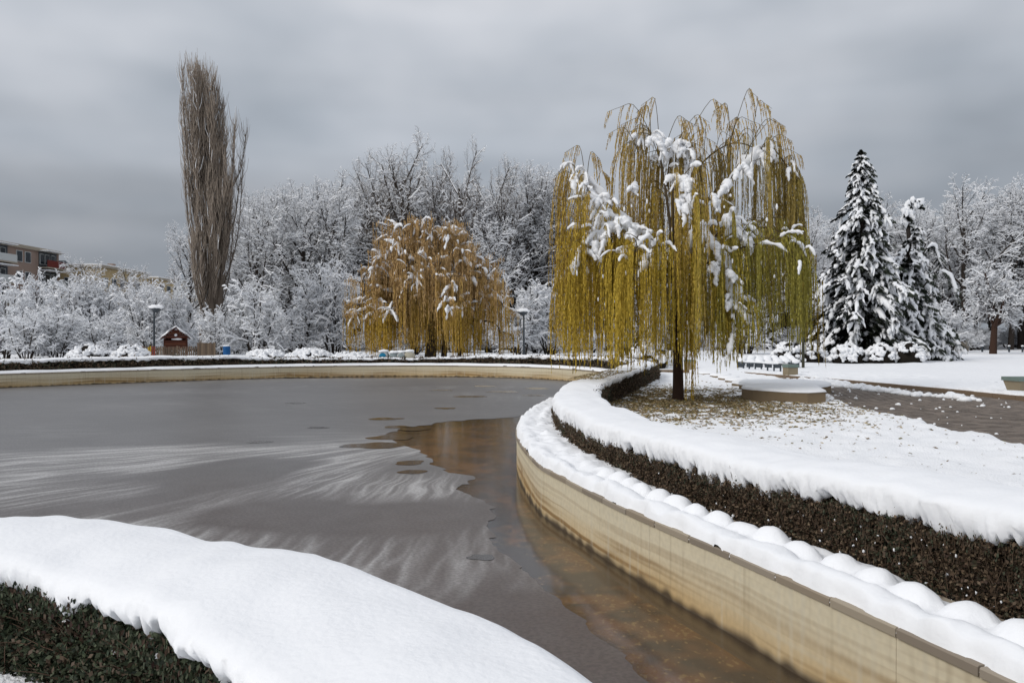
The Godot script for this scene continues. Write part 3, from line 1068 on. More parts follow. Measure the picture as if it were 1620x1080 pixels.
func patch(mb: MB, x0: float, x1: float, z0: float, z1: float, step: float, skip: Callable, lower := 0.0) -> void:
	var nx := int(round((x1 - x0) / step)) + 1
	var nzc := int(round((z1 - z0) / step)) + 1
	var base := mb.v.size()
	for j in nzc:
		for i in nx:
			var x := x0 + i * step
			var z := z0 + j * step
			mb.v.append(Vector3(x, ground_y(x, z) - lower, z))
	for j in nzc - 1:
		for i in nx - 1:
			if skip.call(x0 + (i + 0.5) * step, z0 + (j + 0.5) * step):
				continue
			var a := base + j * nx + i
			mb.ix.append_array([a, a + 1, a + nx, a + 1, a + nx + 1, a + nx])


var pool := PackedVector2Array()
var pool_wide := PackedVector2Array()


func make_ground() -> void:
	var wide: Array = Geometry2D.offset_polygon(pool, 1.02)
	pool_wide = wide[0]
	for w in wide:
		if w.size() > pool_wide.size():
			pool_wide = w
	var mb := MB.new()
	var in_pool := func(x: float, z: float) -> bool: return z < 6 and z > -48 and Geometry2D.is_point_in_polygon(Vector2(x + 0.00137, z + 0.00071), pool_wide) or z < 6 and z > -48 and Geometry2D.is_point_in_polygon(Vector2(x - 0.0021, z - 0.0033), pool_wide)
	patch(mb, -2.0, 15.0, -34.0, -3.0, 0.1, in_pool)
	patch(mb, -32.0, 40.0, -70.0, 8.0, 0.5, func(x: float, z: float) -> bool: return (x > -1.8 and x < 14.8 and z > -33.8 and z < -3.2) or in_pool.call(x, z), 0.01)
	patch(mb, -160.0, 160.0, -190.0, 30.0, 5.0, func(x: float, z: float) -> bool: return x > -31 and x < 39 and z > -69 and z < 7, 0.02)
	patch(mb, -1200.0, 1200.0, -1200.0, 1200.0, 80.0, func(x: float, z: float) -> bool: return x > -159 and x < 159 and z > -189 and z < 29, 0.04)
	struct("ground", mb.mesh(), M.snow_rough, "snow-covered park lawn around the pool")


func sheet(poly: PackedVector2Array, y: float) -> ArrayMesh:
	var mb := MB.new()
	for p in poly:
		mb.v.append(Vector3(p.x, y, p.y))
		mb.n.append(Vector3.UP)
	var t := Geometry2D.triangulate_polygon(poly)
	for i in range(0, t.size(), 3):
		var a := poly[t[i]]
		var b := poly[t[i + 1]]
		var c := poly[t[i + 2]]
		if (b - a).cross(c - a) > 0:
			mb.ix.append_array([t[i], t[i + 1], t[i + 2]])
		else:
			mb.ix.append_array([t[i], t[i + 2], t[i + 1]])
	return mb.mesh()


func make_pool() -> void:
	var grown: Array = Geometry2D.offset_polygon(pool, 0.1)
	var g: PackedVector2Array = grown[0]
	struct("pool_floor", sheet(g, WATER - 0.14), M.floor, "brown silty bottom of the pool seen through the open water")
	struct("water", sheet(g, WATER), M.water, "dark open water between the ice and the curved pool wall")
	# the ice: the pool less the open water along the curved wall
	var melt := PackedVector2Array()
	var raw := [8.0, -25.0, 1.0, -24.0, -0.2, -22.6, -1.5, -21.8, -2.4, -20.6, -2.75, -18.9, -2.45, -17.4, -1.75, -16.2, -1.35, -14.6, -1.05, -13.6, -0.62, -13.3, -0.68, -12.6, -0.78, -12.1, -0.45, -11.4, -0.24, -10.8, -0.22, -10.0, -0.24, -9.3, -0.1, -8.6, 0.1, -7.9, 0.3, -7.3, 0.52, -6.6, 0.72, -5.9, 0.95, -5.2, 1.2, -4.5, 1.5, -3.5, 1.9, -2.0, 2.3, 0.0, 2.5, 4.0, 8.0, 4.0]
	var pts: Array[Vector2] = []
	for i in range(0, raw.size(), 2):
		pts.append(Vector2(raw[i], raw[i + 1]))
	for i in pts.size() - 1:
		var k := maxi(1, int(pts[i].distance_to(pts[i + 1]) / 0.12))
		for j in k:
			var q := pts[i].lerp(pts[i + 1], float(j) / k)
			if q.x < 6:
				q += Vector2(n2(q.x * 45.0, q.y * 45.0, 70.0), n2(q.x * 45.0, q.y * 45.0, 71.0)) * (0.17 if q.y < -12.5 else 0.07)
				q += Vector2(n2(q.x * 160.0, q.y * 160.0, 72.0), n2(q.x * 160.0, q.y * 160.0, 73.0)) * 0.05
			melt.append(q)
	melt.append(pts[-1])
	var seam := PackedVector2Array()   # a thin melted strip along the far wall
	var s0 := 0.0
	for i in edge.size():
		if edge[i].x > -12.0 and edge[i].y < -42.0:
			s0 = i * DS
			break
	var k2 := 70
	for i in k2:
		var s := s0 + i * 0.16
		seam.append(ed(s) + inland(s) * 0.5)
	for i in k2:
		var s := s0 + (k2 - 1 - i) * 0.16
		seam.append(ed(s) - inland(s) * (0.1 + 1.6 * sin(PI * (k2 - 1 - i) / (k2 - 1.0)) + n2(s * 60.0, 3.0, 74.0) * 0.4))
	var pieces: Array = Geometry2D.clip_polygons(pool, melt)
	var ice: PackedVector2Array = pieces[0]
	for q in pieces:
		if q.size() > ice.size():
			ice = q
	pieces = Geometry2D.clip_polygons(ice, seam)
	ice = pieces[0]
	for q in pieces:
		if q.size() > ice.size():
			ice = q
	var F := Vector2(-0.6, -19.2)
	var mb := MB.new()
	var r0 := 0.02
	var step := 0.6
	while r0 < 46.0:
		var r1 := r0 + step
		var na := 90
		for i in na:
			var a0 := -PI + TAU * i / na
			var a1 := -PI + TAU * (i + 1) / na
			var cell := PackedVector2Array()
			for q in [[a0, r0], [a0, r1], [a1, r1], [a1, r0]]:
				cell.append(F + Vector2(-cos(q[0]), sin(q[0])) * q[1])
			for piece in Geometry2D.intersect_polygons(cell, ice):
				var tri := Geometry2D.triangulate_polygon(piece)
				var base := mb.v.size()
				for p in piece:
					mb.v.append(Vector3(p.x, WATER + 0.004, p.y))
					mb.n.append(Vector3.UP)
					var d: Vector2 = p - F
					var a := atan2(d.y, -d.x)
					if a < a0 - 0.5:
						a += TAU
					if a > a1 + 0.5:
						a -= TAU
					mb.uv.append(Vector2(a / TAU + 0.5, sqrt(d.length() / 50.0)))
					mb.uv2.append(p * 0.31)
				for j in range(0, tri.size(), 3):
					var A: Vector2 = piece[tri[j]]
					var B: Vector2 = piece[tri[j + 1]]
					var C: Vector2 = piece[tri[j + 2]]
					if (B - A).cross(C - A) > 0:
						mb.ix.append_array([base + tri[j], base + tri[j + 1], base + tri[j + 2]])
					else:
						mb.ix.append_array([base + tri[j], base + tri[j + 2], base + tri[j + 1]])
		r0 = r1
		step = minf(step * 1.06, 2.2)
	struct("ice", mb.mesh(), M.ice, "grey ice sheet over the pool with pale wind-blown streaks")
	# holes melted in the ice
	rng.seed = 3
	for q in [[-2.75, -16.9, 0.62, 0.5], [-2.55, -18.3, 0.55, 0.42], [-2.3, -19.9, 0.4, 0.4], [-2.7, -20.3, 0.35, 0.3], [-1.75, -14.6, 0.28, 0.28], [-1.6, -13.65, 0.22, 0.25], [-0.32, -8.4, 0.13, 0.11], [-4.6, -20.2, 0.25, 0.2], [-5.2, -17.5, 0.25, 0.18], [-7.0, -27.5, 0.3, 0.3],
			[-1.5, -30.5, 0.55, 0.5], [-0.3, -33.0, 0.6, 0.55], [1.0, -35.0, 0.5, 0.5], [-2.8, -34.0, 0.5, 0.45], [-1.2, -36.5, 0.45, 0.5], [0.8, -31.0, 0.4, 0.5], [-3.3, -22.3, 0.45, 0.32], [-2.0, -25.5, 0.3, 0.25]]:
		var poly := PackedVector2Array()
		for i in 26:
			var a := TAU * i / 26.0
			var kk := 1.0 + 0.35 * n2(q[0] * 40.0 + cos(a) * 22.0, q[1] * 40.0 + sin(a) * 22.0, 80.0)
			poly.append(Vector2(q[0] + cos(a) * q[2] * kk, q[1] + sin(a) * q[3] * kk))
		struct("meltwater_puddle", sheet(poly, WATER + 0.008), M.puddle, "dark wet melt hole in the grey ice")


func wall_piece(s0: float, s1: float, step: float) -> ArrayMesh:
	# a length of pool wall: its face towards the water, top and back
	var mb := MB.new()
	var k := maxi(2, int(ceil((s1 - s0) / step)) + 1)
	var prof := [[0.0, -0.76], [0.0, -0.052], [0.3, -0.052], [0.3, -0.76]]
	for f in 3:
		var base := mb.v.size()
		for i in k:
			var s := lerpf(s0, s1, float(i) / (k - 1))
			for q in [prof[f], prof[f + 1]]:
				mb.v.append(off(s, q[0], q[1]))
				mb.uv.append(Vector2(s / 9.0, clampf((-0.052 - q[1]) / 0.72, 0.002, 0.99)))
		mb.lattice(base, k, 2, side_sign < 0)
	for s in [s0, s1]:
		var base := mb.v.size()
		for q in prof:
			mb.v.append(off(s, q[0], q[1]))
			mb.uv.append(Vector2(s / 9.0, clampf((-0.052 - q[1]) / 0.72, 0.002, 0.99)))
		mb.ix.append_array([base, base + 1, base + 2, base, base + 2, base + 3])
	return mb.mesh()


func slab_piece(s0: float, s1: float, step: float, o0: float, o1: float, y0: float, y1: float) -> ArrayMesh:
	var mb := MB.new()
	var k := maxi(2, int(ceil((s1 - s0) / step)) + 1)
	var b := 0.008
	var prof := [[o1, y0], [o0, y0], [o0, y1 - b], [o0 + b, y1], [o1, y1], [o1, y0]]
	for f in 5:
		var base := mb.v.size()
		for i in k:
			var s := lerpf(s0, s1, float(i) / (k - 1))
			for q in [prof[f], prof[f + 1]]:
				mb.v.append(off(s, q[0], q[1]))
		mb.lattice(base, k, 2, side_sign < 0)
	for s in [s0, s1]:
		var base := mb.v.size()
		for j in 5:
			mb.v.append(off(s, prof[j][0], prof[j][1]))
		mb.ix.append_array([base, base + 1, base + 2, base, base + 2, base + 3, base, base + 3, base + 4])
	return mb.mesh()


func pool_wall(label: String, s0: float, s1: float, panel: float, slab: float, fine: float, mounds: bool) -> void:
	var root := thing("pool_wall", label, "wall", Vector3.ZERO)
	var s := s0
	while s < s1 - 0.2:
		part("wall_panel", wall_piece(s, minf(s + panel, s1) - 0.004, fine), M.wall, root)
		s += panel
	s = s0
	var i := 0
	while s < s1 - 0.1:
		i += 1
		var m: StandardMaterial3D = M.copings[i % 4]
		part("coping_slab", slab_piece(s, minf(s + slab, s1) - 0.012, fine * 2, -0.016 + 0.004 * sin(i * 7.0), 0.66, -0.050, 0.0 + 0.003 * sin(i * 5.0)), m, root)
		s += slab
	# the snow on the coping: a rolled ridge along the water and a row of rounded mounds behind it
	var mb := MB.new()
	var ns := int((s1 - s0) / fine)
	var dt := 0.026 if fine < 0.1 else 0.075
	var nt := int(0.72 / dt) + 1
	var bump := []
	if mounds:
		rng.seed = 8
		var q := s0
		while q < s1:
			var big := smoothstep(s1 - 16.0, s1 - 7.0, q)
			bump.append([q, 0.43 + rf(-0.03, 0.03), rf(0.125, 0.19) + 0.02 * big, rf(0.065, 0.105) + 0.02 * big, rf(0.11, 0.15)])
			q += rf(0.27, 0.37) + 0.06 * big
	var bi := 0
	for a in ns + 1:
		var ss := s0 + a * fine
		while bi < bump.size() - 1 and bump[bi][0] < ss - 0.5:
			bi += 1
		var edge_o := 0.02 + n2(ss * 55.0, 0.0, 90.0) * 0.03 + n2(ss * 200.0, 0.0, 97.0) * 0.014
		var cover := 1.0 - smoothstep(s1 - 14.5, s1 - 11.5, ss) if mounds else 1.0
		for b in nt:
			var t := -0.012 + b * dt
			var p := off(ss, t, 0)
			var mid := 0.125 + n2(ss * 50.0, 0.0, 91.0) * 0.05
			var half := 0.14 + n2(ss * 65.0, 4.0, 92.0) * 0.04
			var h := 0.105 * (1.0 + 0.3 * n2(ss * 75.0, 2.0, 93.0)) * sqrt(maxf(0.0, 1.0 - pow((t - mid) / half, 2.0)))
			if t < mid and t > edge_o:
				h = maxf(h, 0.06)
			for j in range(bi, mini(bi + 6, bump.size())):
				var q = bump[j]
				var rr := Vector2((ss - q[0]) / q[2], (t - q[1]) / q[4]).length()
				if rr < 1.0:
					var hh: float = q[3] * 1.3 * pow(1.0 - rr * rr, 0.62)
					h = maxf(h, hh)
			if not mounds:
				h = 0.10 * (1.0 + 0.25 * n2(ss * 14.0, t * 60.0, 94.0))
			else:
				var flat := 0.085 + 0.035 * n2(p.x * 95.0, p.z * 95.0, 95.0) + 0.03 * n2(p.x * 40.0, p.z * 40.0, 98.0)
				h = maxf(h, flat * cover)
				h = maxf(h, (0.032 + 0.03 * n2(ss * 40.0, t * 90.0, 96.0)) * smoothstep(0.66, 0.57, t + 0.12 * n2(ss * 30.0, 0.0, 99.0)))
				h += 0.010 * n2(p.x * 190.0, p.z * 190.0, 99.0) * smoothstep(0.0, 0.03, h)
			h *= smoothstep(edge_o - 0.03, edge_o + 0.03, t)
			if t > 0.6 and not mounds:
				h *= 0.9
			if h < 0.006:
				h = -0.03
			p.y = h
			mb.v.append(p)
	mb.lattice(0, ns + 1, nt, side_sign < 0)
	part("snow", mb.mesh(), M.snow_cap, root)


func leaf_clump(seed_: int, k: int, size: float, spread: float, cols: Array) -> ArrayMesh:
	rng.seed = seed_
	var mb := MB.new()
	for i in k:
		var q := rv() * spread
		var d := (rv() + Vector3(0, 0.3, 0.5)).normalized()
		var sd := d.cross(rv()).normalized()
		var nn := d.cross(sd).normalized()
		var l := size * rf(0.6, 1.2)
		var w := l * rf(0.22, 0.36)
		var base := mb.v.size()
		var cc: Color = cols[rng.randi() % cols.size()] * rf(0.6, 1.4)
		for p in [q - d * l * 0.5, q + sd * w, q + d * l * 0.5, q - sd * w]:
			mb.v.append(p)
			mb.n.append(nn)
			mb.c.append(cc)
		mb.ix.append_array([base, base + 1, base + 2, base, base + 2, base + 3])
	return mb.mesh()


func hedge(label: String, s0: float, s1: float, fine: float, top: Callable, hang: Callable, clumps: Array, per_metre: Callable, o0 := 0.70, o1 := 1.40) -> Node3D:
	var root := thing("hedge", label, "hedge", Vector3.ZERO)
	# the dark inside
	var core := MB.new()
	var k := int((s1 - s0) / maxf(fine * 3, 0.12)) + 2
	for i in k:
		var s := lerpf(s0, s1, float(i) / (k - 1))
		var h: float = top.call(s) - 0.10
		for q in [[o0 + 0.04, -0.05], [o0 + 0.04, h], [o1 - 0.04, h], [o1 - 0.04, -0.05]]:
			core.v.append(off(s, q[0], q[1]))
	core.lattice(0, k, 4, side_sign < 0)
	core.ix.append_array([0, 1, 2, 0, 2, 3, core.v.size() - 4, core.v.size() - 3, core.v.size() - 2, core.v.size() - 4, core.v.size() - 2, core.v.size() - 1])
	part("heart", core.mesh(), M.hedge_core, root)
	# leaves on both faces
	var where: Array[Array] = []
	for c in clumps:
		where.append([])
	var s := s0
	while s < s1:
		var dens: float = per_metre.call(s)
		var len := 0.5
		var h: float = top.call(s) - 0.05
		for i in int(dens * len * h * 2.0):
			var ss := s + rf(0, len)
			var outer := rng.randf() < 0.5
			var o := (o0 + 0.03 - pow(rng.randf(), 2.5) * 0.06) if outer else (o1 - 0.03 + pow(rng.randf(), 2.5) * 0.06)
			var sc := rf(0.75, 1.3) * clampf(sqrt(620.0 / dens), 0.8, 3.2)
			var pos := off(ss, o, rf(0.0, top.call(ss) - hang.call(ss, 0 if outer else 1) * 0.86))
			var patchy := n2(ss * 22.0, pos.y * 40.0, 100.0 if outer else 101.0) + rf(-0.25, 0.25)
			var kind := 0 if patchy < 0.12 else mini(1, clumps.size() - 1)
			where[kind].append(Transform3D(Basis.from_euler(Vector3(rf(0, TAU), rf(0, TAU), rf(0, TAU))).scaled(Vector3.ONE * sc), pos))
		s += len
	if fine < 0.1:
		var st := s0 + 0.3
		while st < s1 - 0.3:
			var dn := clampf(float(per_metre.call(st)) / 900.0, 0.25, 1.0)
			for sd in 2:
				var tip: float = float(top.call(st)) - float(hang.call(st, sd)) * rf(0.88, 1.15)
				var ot := (o0 - rf(0.03, 0.095)) if sd == 0 else (o1 + rf(0.03, 0.095))
				where[rng.randi() % clumps.size()].append(Transform3D(Basis.from_euler(Vector3(rf(-0.4, 0.4), rf(0, TAU), rf(-0.4, 0.4))).scaled(Vector3(0.55, rf(0.7, 1.3), 0.55)), off(st, ot, tip - 0.03)))
			st += rf(0.015, 0.06) / dn
	for i in clumps.size():
		if where[i].size():
			var w: Array[Transform3D] = []
			w.assign(where[i])
			many("leaves" if i == 0 else "leaves_%03d" % i, clumps[i], M.leaf, root, w)
	# the thick cap of snow with its ragged lower lips
	var cap := MB.new()
	var ns := int((s1 - s0) / fine) + 1
	var cols := 25
	for i in ns:
		var ss := s0 + i * fine
		var endf := smoothstep(0.0, 0.25, ss - s0) * smoothstep(0.0, 0.25, s1 - ss)
		var T: float = top.call(ss)
		T += n2(ss * 16.0, 0.0, 110.0) * 0.035
		var wgl := n2(ss * 30.0, 1.0, 111.0) * 0.025
		var drip_a := n2(ss * 40.0, 2.0, 112.0) * 0.28 + n2(ss * 190.0, 3.0, 113.0) * 0.26 + n2(ss * 560.0, 5.0, 117.0) * 0.34
		var drip_b := n2(ss * 40.0, 6.0, 114.0) * 0.28 + n2(ss * 190.0, 7.0, 115.0) * 0.26 + n2(ss * 560.0, 9.0, 118.0) * 0.34
		var ha: float = hang.call(ss, 0) * (1.0 + drip_a * 0.75)
		var hb: float = hang.call(ss, 1) * (1.0 + drip_b * 0.75)
		var prof := PackedVector2Array()
		prof.append(Vector2(o0 + 0.10, T - ha * 0.75))
		prof.append(Vector2(o0 + 0.02, T - ha * 0.98))
		prof.append(Vector2(o0 - 0.035, T - ha))
		prof.append(Vector2(o0 - 0.06, T - ha * 0.9))
		var h0: float = hang.call(ss, 0)
		var h1: float = hang.call(ss, 1)
		prof.append(Vector2(o0 - 0.078 - wgl, T - lerpf(h0, ha, 0.4) * 0.66))
		prof.append(Vector2(o0 - 0.08 - wgl, T - h0 * 0.42))
		prof.append(Vector2(o0 - 0.06 - wgl, T - h0 * 0.22))
		prof.append(Vector2(o0 - 0.02 - wgl, T - h0 * 0.08))
		prof.append(Vector2(o0 + 0.04, T - 0.005))
		for j in 7:
			prof.append(Vector2(lerpf(o0 + 0.11, o1 - 0.11, j / 6.0), T + 0.02 * sin(PI * j / 6.0)))
		prof.append(Vector2(o1 - 0.04, T - 0.005))
		prof.append(Vector2(o1 + 0.02, T - h1 * 0.08))
		prof.append(Vector2(o1 + 0.06, T - h1 * 0.22))
		prof.append(Vector2(o1 + 0.08, T - h1 * 0.42))
		prof.append(Vector2(o1 + 0.078, T - lerpf(h1, hb, 0.4) * 0.66))
		prof.append(Vector2(o1 + 0.06, T - hb * 0.9))
		prof.append(Vector2(o1 + 0.035, T - hb))
		prof.append(Vector2(o1 - 0.02, T - hb * 0.98))
		prof.append(Vector2(o1 - 0.10, T - hb * 0.75))
		for j in cols:
			var q := prof[j]
			var m := (o0 + o1) / 2
			var p := off(ss, lerpf(m, q.x, 0.2 + 0.8 * endf), lerpf(T - 0.1, q.y, 0.1 + 0.9 * endf))
			var edge_k := 1.0 if j > 5 and j < 19 else 2.2
			var am := 0.012 * edge_k
			p += Vector3(n2(p.x * 90.0, p.y * 90.0, p.z * 90.0), n2(p.y * 90.0 + 40.0, p.z * 90.0, p.x * 90.0), n2(p.z * 90.0, p.x * 90.0 + 80.0, p.y * 90.0)) * am
			if edge_k > 2.0 and fine < 0.1:
				p += Vector3(n2(p.x * 330.0, p.y * 330.0, p.z * 330.0), n2(p.y * 330.0 + 40.0, p.z * 330.0, p.x * 330.0), n2(p.z * 330.0, p.x * 330.0 + 80.0, p.y * 330.0)) * 0.016
			cap.v.append(p)
	cap.lattice(0, ns, cols, side_sign < 0)
	part("snow_cap", cap.mesh(), M.snow_cap, root)
	return root


const TREES := [
	[4, -34.64, -58.0, 5.82, 5.44, 0.00, "snowy shrub at the left edge of the photo, below the brick block"],
	[3, -35.51, -64.0, 6.92, 5.46, 1.70, "snowy tall shrub under the red balcony of the brick block"],
	[4, -31.07, -60.0, 6.32, 5.12, 3.40, "snowy shrub below the left corner of the yellow block"],
	[1, -35.63, -72.0, 8.44, 4.91, 5.10, "thin snowy tree whose top sticks up before the yellow block"],
	[3, -29.21, -62.0, 6.25, 5.82, 0.52, "snowy shrub below the middle of the yellow block"],
	[1, -33.38, -74.0, 8.08, 4.73, 2.22, "slim snowy tree between the two yellow blocks"],
	[4, -25.73, -60.0, 5.74, 4.61, 3.92, "snowy shrub right behind the left lamp post"],
	[3, -26.54, -66.0, 6.01, 5.07, 5.62, "snowy shrub above the playhouse roof"],
	[4, -29.70, -52.0, 3.53, 3.99, 1.04, "low snowy brush behind the far hedge, left of the two mounded shrubs"],
	[3, -28.31, -53.0, 3.64, 4.07, 2.74, "low snowy brush behind the mounded shrub nearest the left edge"],
	[3, -26.04, -54.0, 3.52, 4.38, 4.44, "low snowy brush behind the two mounded shrubs"],
	[2, -31.02, -82.0, 12.85, 7.70, 6.14, "snowy tree just left of the poplar trunk"],
	[3, -16.2, -54.0, 5.6, 5.6, 1.56, "big arching snowy shrub right of the poplar trunk"],
	[4, -18.6, -53.6, 3.7, 3.6, 3.26, "snowy shrub at the foot of the poplar"],
	[2, -25.24, -84.0, 16.06, 9.32, 4.96, "rounded snowy tree right of the poplar, first of the tall grove"],
	[1, -21.69, -86.0, 17.29, 11.01, 0.38, "tall snowy tree in the middle of the grove between poplar and brownish willow"],
	[2, -17.45, -84.0, 16.68, 9.32, 2.08, "tall snowy tree at the right end of the grove, left above the brownish willow"],
	[3, -15.64, -62.0, 6.11, 6.88, 3.78, "broad snowy shrub under the middle of the grove"],
	[4, -13.09, -63.0, 7.58, 6.45, 5.48, "high snowy shrub at the brownish willow's left edge"],
	[3, -16.57, -58.0, 3.75, 4.45, 0.90, "low snowy shrub behind the snow-covered mounds"],
	[0, -11.10, -88.0, 22.88, 14.26, 2.60, "tallest bare tree, snow-dusted, above the brownish willow's left half"],
	[6, -4.78, -86.0, 22.02, 9.54, 4.30, "tall dark bare tree with hardly any snow, above the brownish willow's right half"],
	[0, -15.36, -92.0, 21.05, 10.20, 6.00, "bare dusted tree leaning left above the brownish willow"],
	[1, -8.55, -96.0, 20.69, 9.83, 1.42, "snow-dusted tree between the two tall bare trees"],
	[0, -1.02, -92.0, 20.71, 9.42, 3.12, "bare tree right of the dark bare tree"],
	[1, 2.47, -95.0, 21.33, 9.73, 4.82, "snow-dusted tree in the gap between the two willows"],
	[0, 5.93, -94.0, 19.38, 8.82, 0.24, "bare tree behind the front willow's left edge"],
	[1, -2.31, -78.0, 13.17, 7.32, 1.94, "snowy middling tree right behind the brownish willow"],
	[3, 0.71, -64.0, 6.35, 6.01, 3.64, "snowy shrub around the lamp post between the willows"],
	[4, 2.94, -66.0, 6.01, 5.63, 5.34, "snowy shrub behind the front willow's lower left edge"],
	[2, 9.57, -86.0, 14.36, 10.27, 0.76, "snowy tree hidden behind the left of the front willow"],
	[1, 16.69, -90.0, 15.62, 10.75, 2.46, "snowy tree hidden behind the front willow's trunk"],
	[2, 23.89, -92.0, 15.25, 10.99, 4.16, "snowy tree hidden behind the right of the front willow"],
	[4, 9.30, -66.0, 5.27, 6.76, 5.86, "snowy shrub far behind the curved hedge's end"],
	[3, 19.21, -70.0, 5.49, 7.17, 1.28, "snowy shrub beyond the rows of snow-capped blocks"],
	[2, 29.67, -86.0, 14.04, 8.07, 2.98, "snowy tree at the front willow's right edge"],
	[1, 35.15, -92.0, 14.57, 8.63, 4.68, "snowy tree just left of the tall conifer"],
	[2, 43.40, -90.0, 16.29, 9.98, 0.10, "snowy tree right behind the hooked conifer"],
	[1, 46.68, -88.0, 18.44, 11.26, 1.80, "tall snowy tree right of the conifers, highest on the right"],
	[2, 53.92, -92.0, 18.66, 11.77, 3.50, "tall snowy tree at the right edge of the photo"],
	[5, 40.70, -72.0, 8.28, 7.68, 5.20, "low round-crowned snowy tree with a reddish trunk before the right-hand wood"],
	[2, 54.53, -100.0, 15.32, 10.24, 0.62, "snowy tree behind the low round-crowned tree"],
	[1, 43.40, -100.0, 18.66, 10.24, 2.32, "snowy tree behind the tall conifer"],
	[4, 39.93, -78.0, 5.07, 5.99, 4.02, "snowy shrub at the hooked conifer's right foot"],
	[2, -29.99, -86.0, 14.04, 8.07, 1.00, "snowy tree half hidden behind the poplar"],
	[1, -25.04, -90.0, 17.76, 9.98, 3.30, "tall snowy tree second in the grove right of the poplar"],
	[2, -21.16, -92.0, 17.98, 10.99, 5.60, "tall snowy tree behind the grove between poplar and brownish willow"],
	[2, -17.43, -94.0, 17.64, 10.43, 1.62, "snowy tree at the brownish willow's upper left"],
	[1, -14.54, -98.0, 20.50, 10.87, 3.92, "snow-dusted tree behind the tallest bare tree"],
	[1, 0.73, -99.0, 21.28, 10.98, 6.22, "snow-dusted tree behind the gap between the willows, left one"],
	[1, 4.50, -101.0, 21.68, 11.20, 2.24, "snow-dusted tree behind the gap between the willows, right one"],
	[4, -29.78, -61.0, 6.22, 4.16, 4.54, "snowy shrub before the gap between the two yellow blocks"],
	[3, -26.35, -64.0, 6.44, 4.91, 0.56, "snowy shrub hiding the far end of the lower yellow block"],
	[2, 54.12, -96.0, 19.05, 11.47, 2.86, "tall snowy tree between the two highest on the right"],
	[1, 45.07, -98.0, 16.14, 10.03, 5.16, "snow-dusted tree between the tips of the two conifers"],
	[2, 47.92, -95.0, 16.75, 9.73, 1.18, "snowy tree right above the hooked conifer's shoulder"],
	[6, -14.02, -90.0, 21.50, 10.85, 2.00, "brownish bare tree at the upper left of the brownish willow"],
	[0, -7.92, -89.0, 21.28, 9.90, 3.10, "brownish bare tree between the two tallest bare trees"],
	[6, -1.72, -93.0, 21.61, 11.21, 4.20, "brownish bare tree right of the dark bare tree, leaning over the gap"],
	[0, 2.82, -95.0, 21.47, 11.45, 5.30, "brownish bare tree above the gap between the two willows"],
	[6, 5.40, -97.0, 20.88, 10.79, 0.12, "brownish bare tree just left of the front willow's crown"],
]


# ------------------------------------------------------------------ small things
func box_mesh(size: Vector3) -> ArrayMesh:
	var mb := MB.new()
	mb.box(Vector3.ZERO, size)
	return mb.mesh()


func lathe(prof: Array, sides := 20) -> ArrayMesh:
	var mb := MB.new()
	for q in prof:
		for j in sides + 1:
			var a := TAU * (j % sides) / sides
			mb.v.append(Vector3(cos(a) * q[0], q[1], sin(a) * q[0]))
	mb.lattice(0, prof.size(), sides + 1)
	return mb.mesh()


func lump_mesh(rad: Vector3, seed_: int, amp := 0.35, freq := 90.0, seg := 16) -> ArrayMesh:
	var mb := MB.new()
	var at := Vector3(seed_ * 3.7, 0, seed_ * 1.3)
	mb.lump(at, rad, nz, amp, freq, seg, 10)
	for i in mb.v.size():
		mb.v[i] -= at
	mb.n.clear()
	return mb.mesh()


func prism(poly: PackedVector2Array, y0: float, y1: float) -> ArrayMesh:
	var mb := MB.new()
	if not Geometry2D.is_polygon_clockwise(poly):
		poly = poly.duplicate()
		poly.reverse()
	var k := poly.size()
	for i in k:
		var a := poly[i]
		var b := poly[(i + 1) % k]
		var base := mb.v.size()
		mb.v.append_array([Vector3(a.x, y0, a.y), Vector3(b.x, y0, b.y), Vector3(b.x, y1, b.y), Vector3(a.x, y1, a.y)])
		var o := Vector3(a.y - b.y, 0, b.x - a.x).normalized()
		for j in 4:
			mb.n.append(o)
		mb.ix.append_array([base, base + 2, base + 1, base, base + 3, base + 2])
	var base := mb.v.size()
	for q in poly:
		mb.v.append(Vector3(q.x, y1, q.y))
		mb.n.append(Vector3.UP)
	var t := Geometry2D.triangulate_polygon(poly)
	for i in t:
		mb.ix.append(base + i)
	return mb.mesh()


func lamp(label: String, at: Vector3, h: float, head_shift: float) -> void:
	var o := thing("street_lamp", label, "lamp post", at)
	part("post", lathe([[0.10, -0.1], [0.10, 0.5], [0.065, 0.55], [0.05, h - 0.25], [0.075, h - 0.2], [0.02, h - 0.1]], 10), M.metal, o)
	part("lamp_head", lathe([[0.03, h - 0.34], [0.16, h - 0.26], [0.27, h - 0.16], [0.35, h - 0.12], [0.35, h - 0.08], [0.0, h - 0.04]], 16), M.metal, o, Vector3(head_shift, 0, 0))
	part("snow", lump_mesh(Vector3(0.38, 0.14, 0.38), 3), M.snow, o, Vector3(head_shift, h, 0))


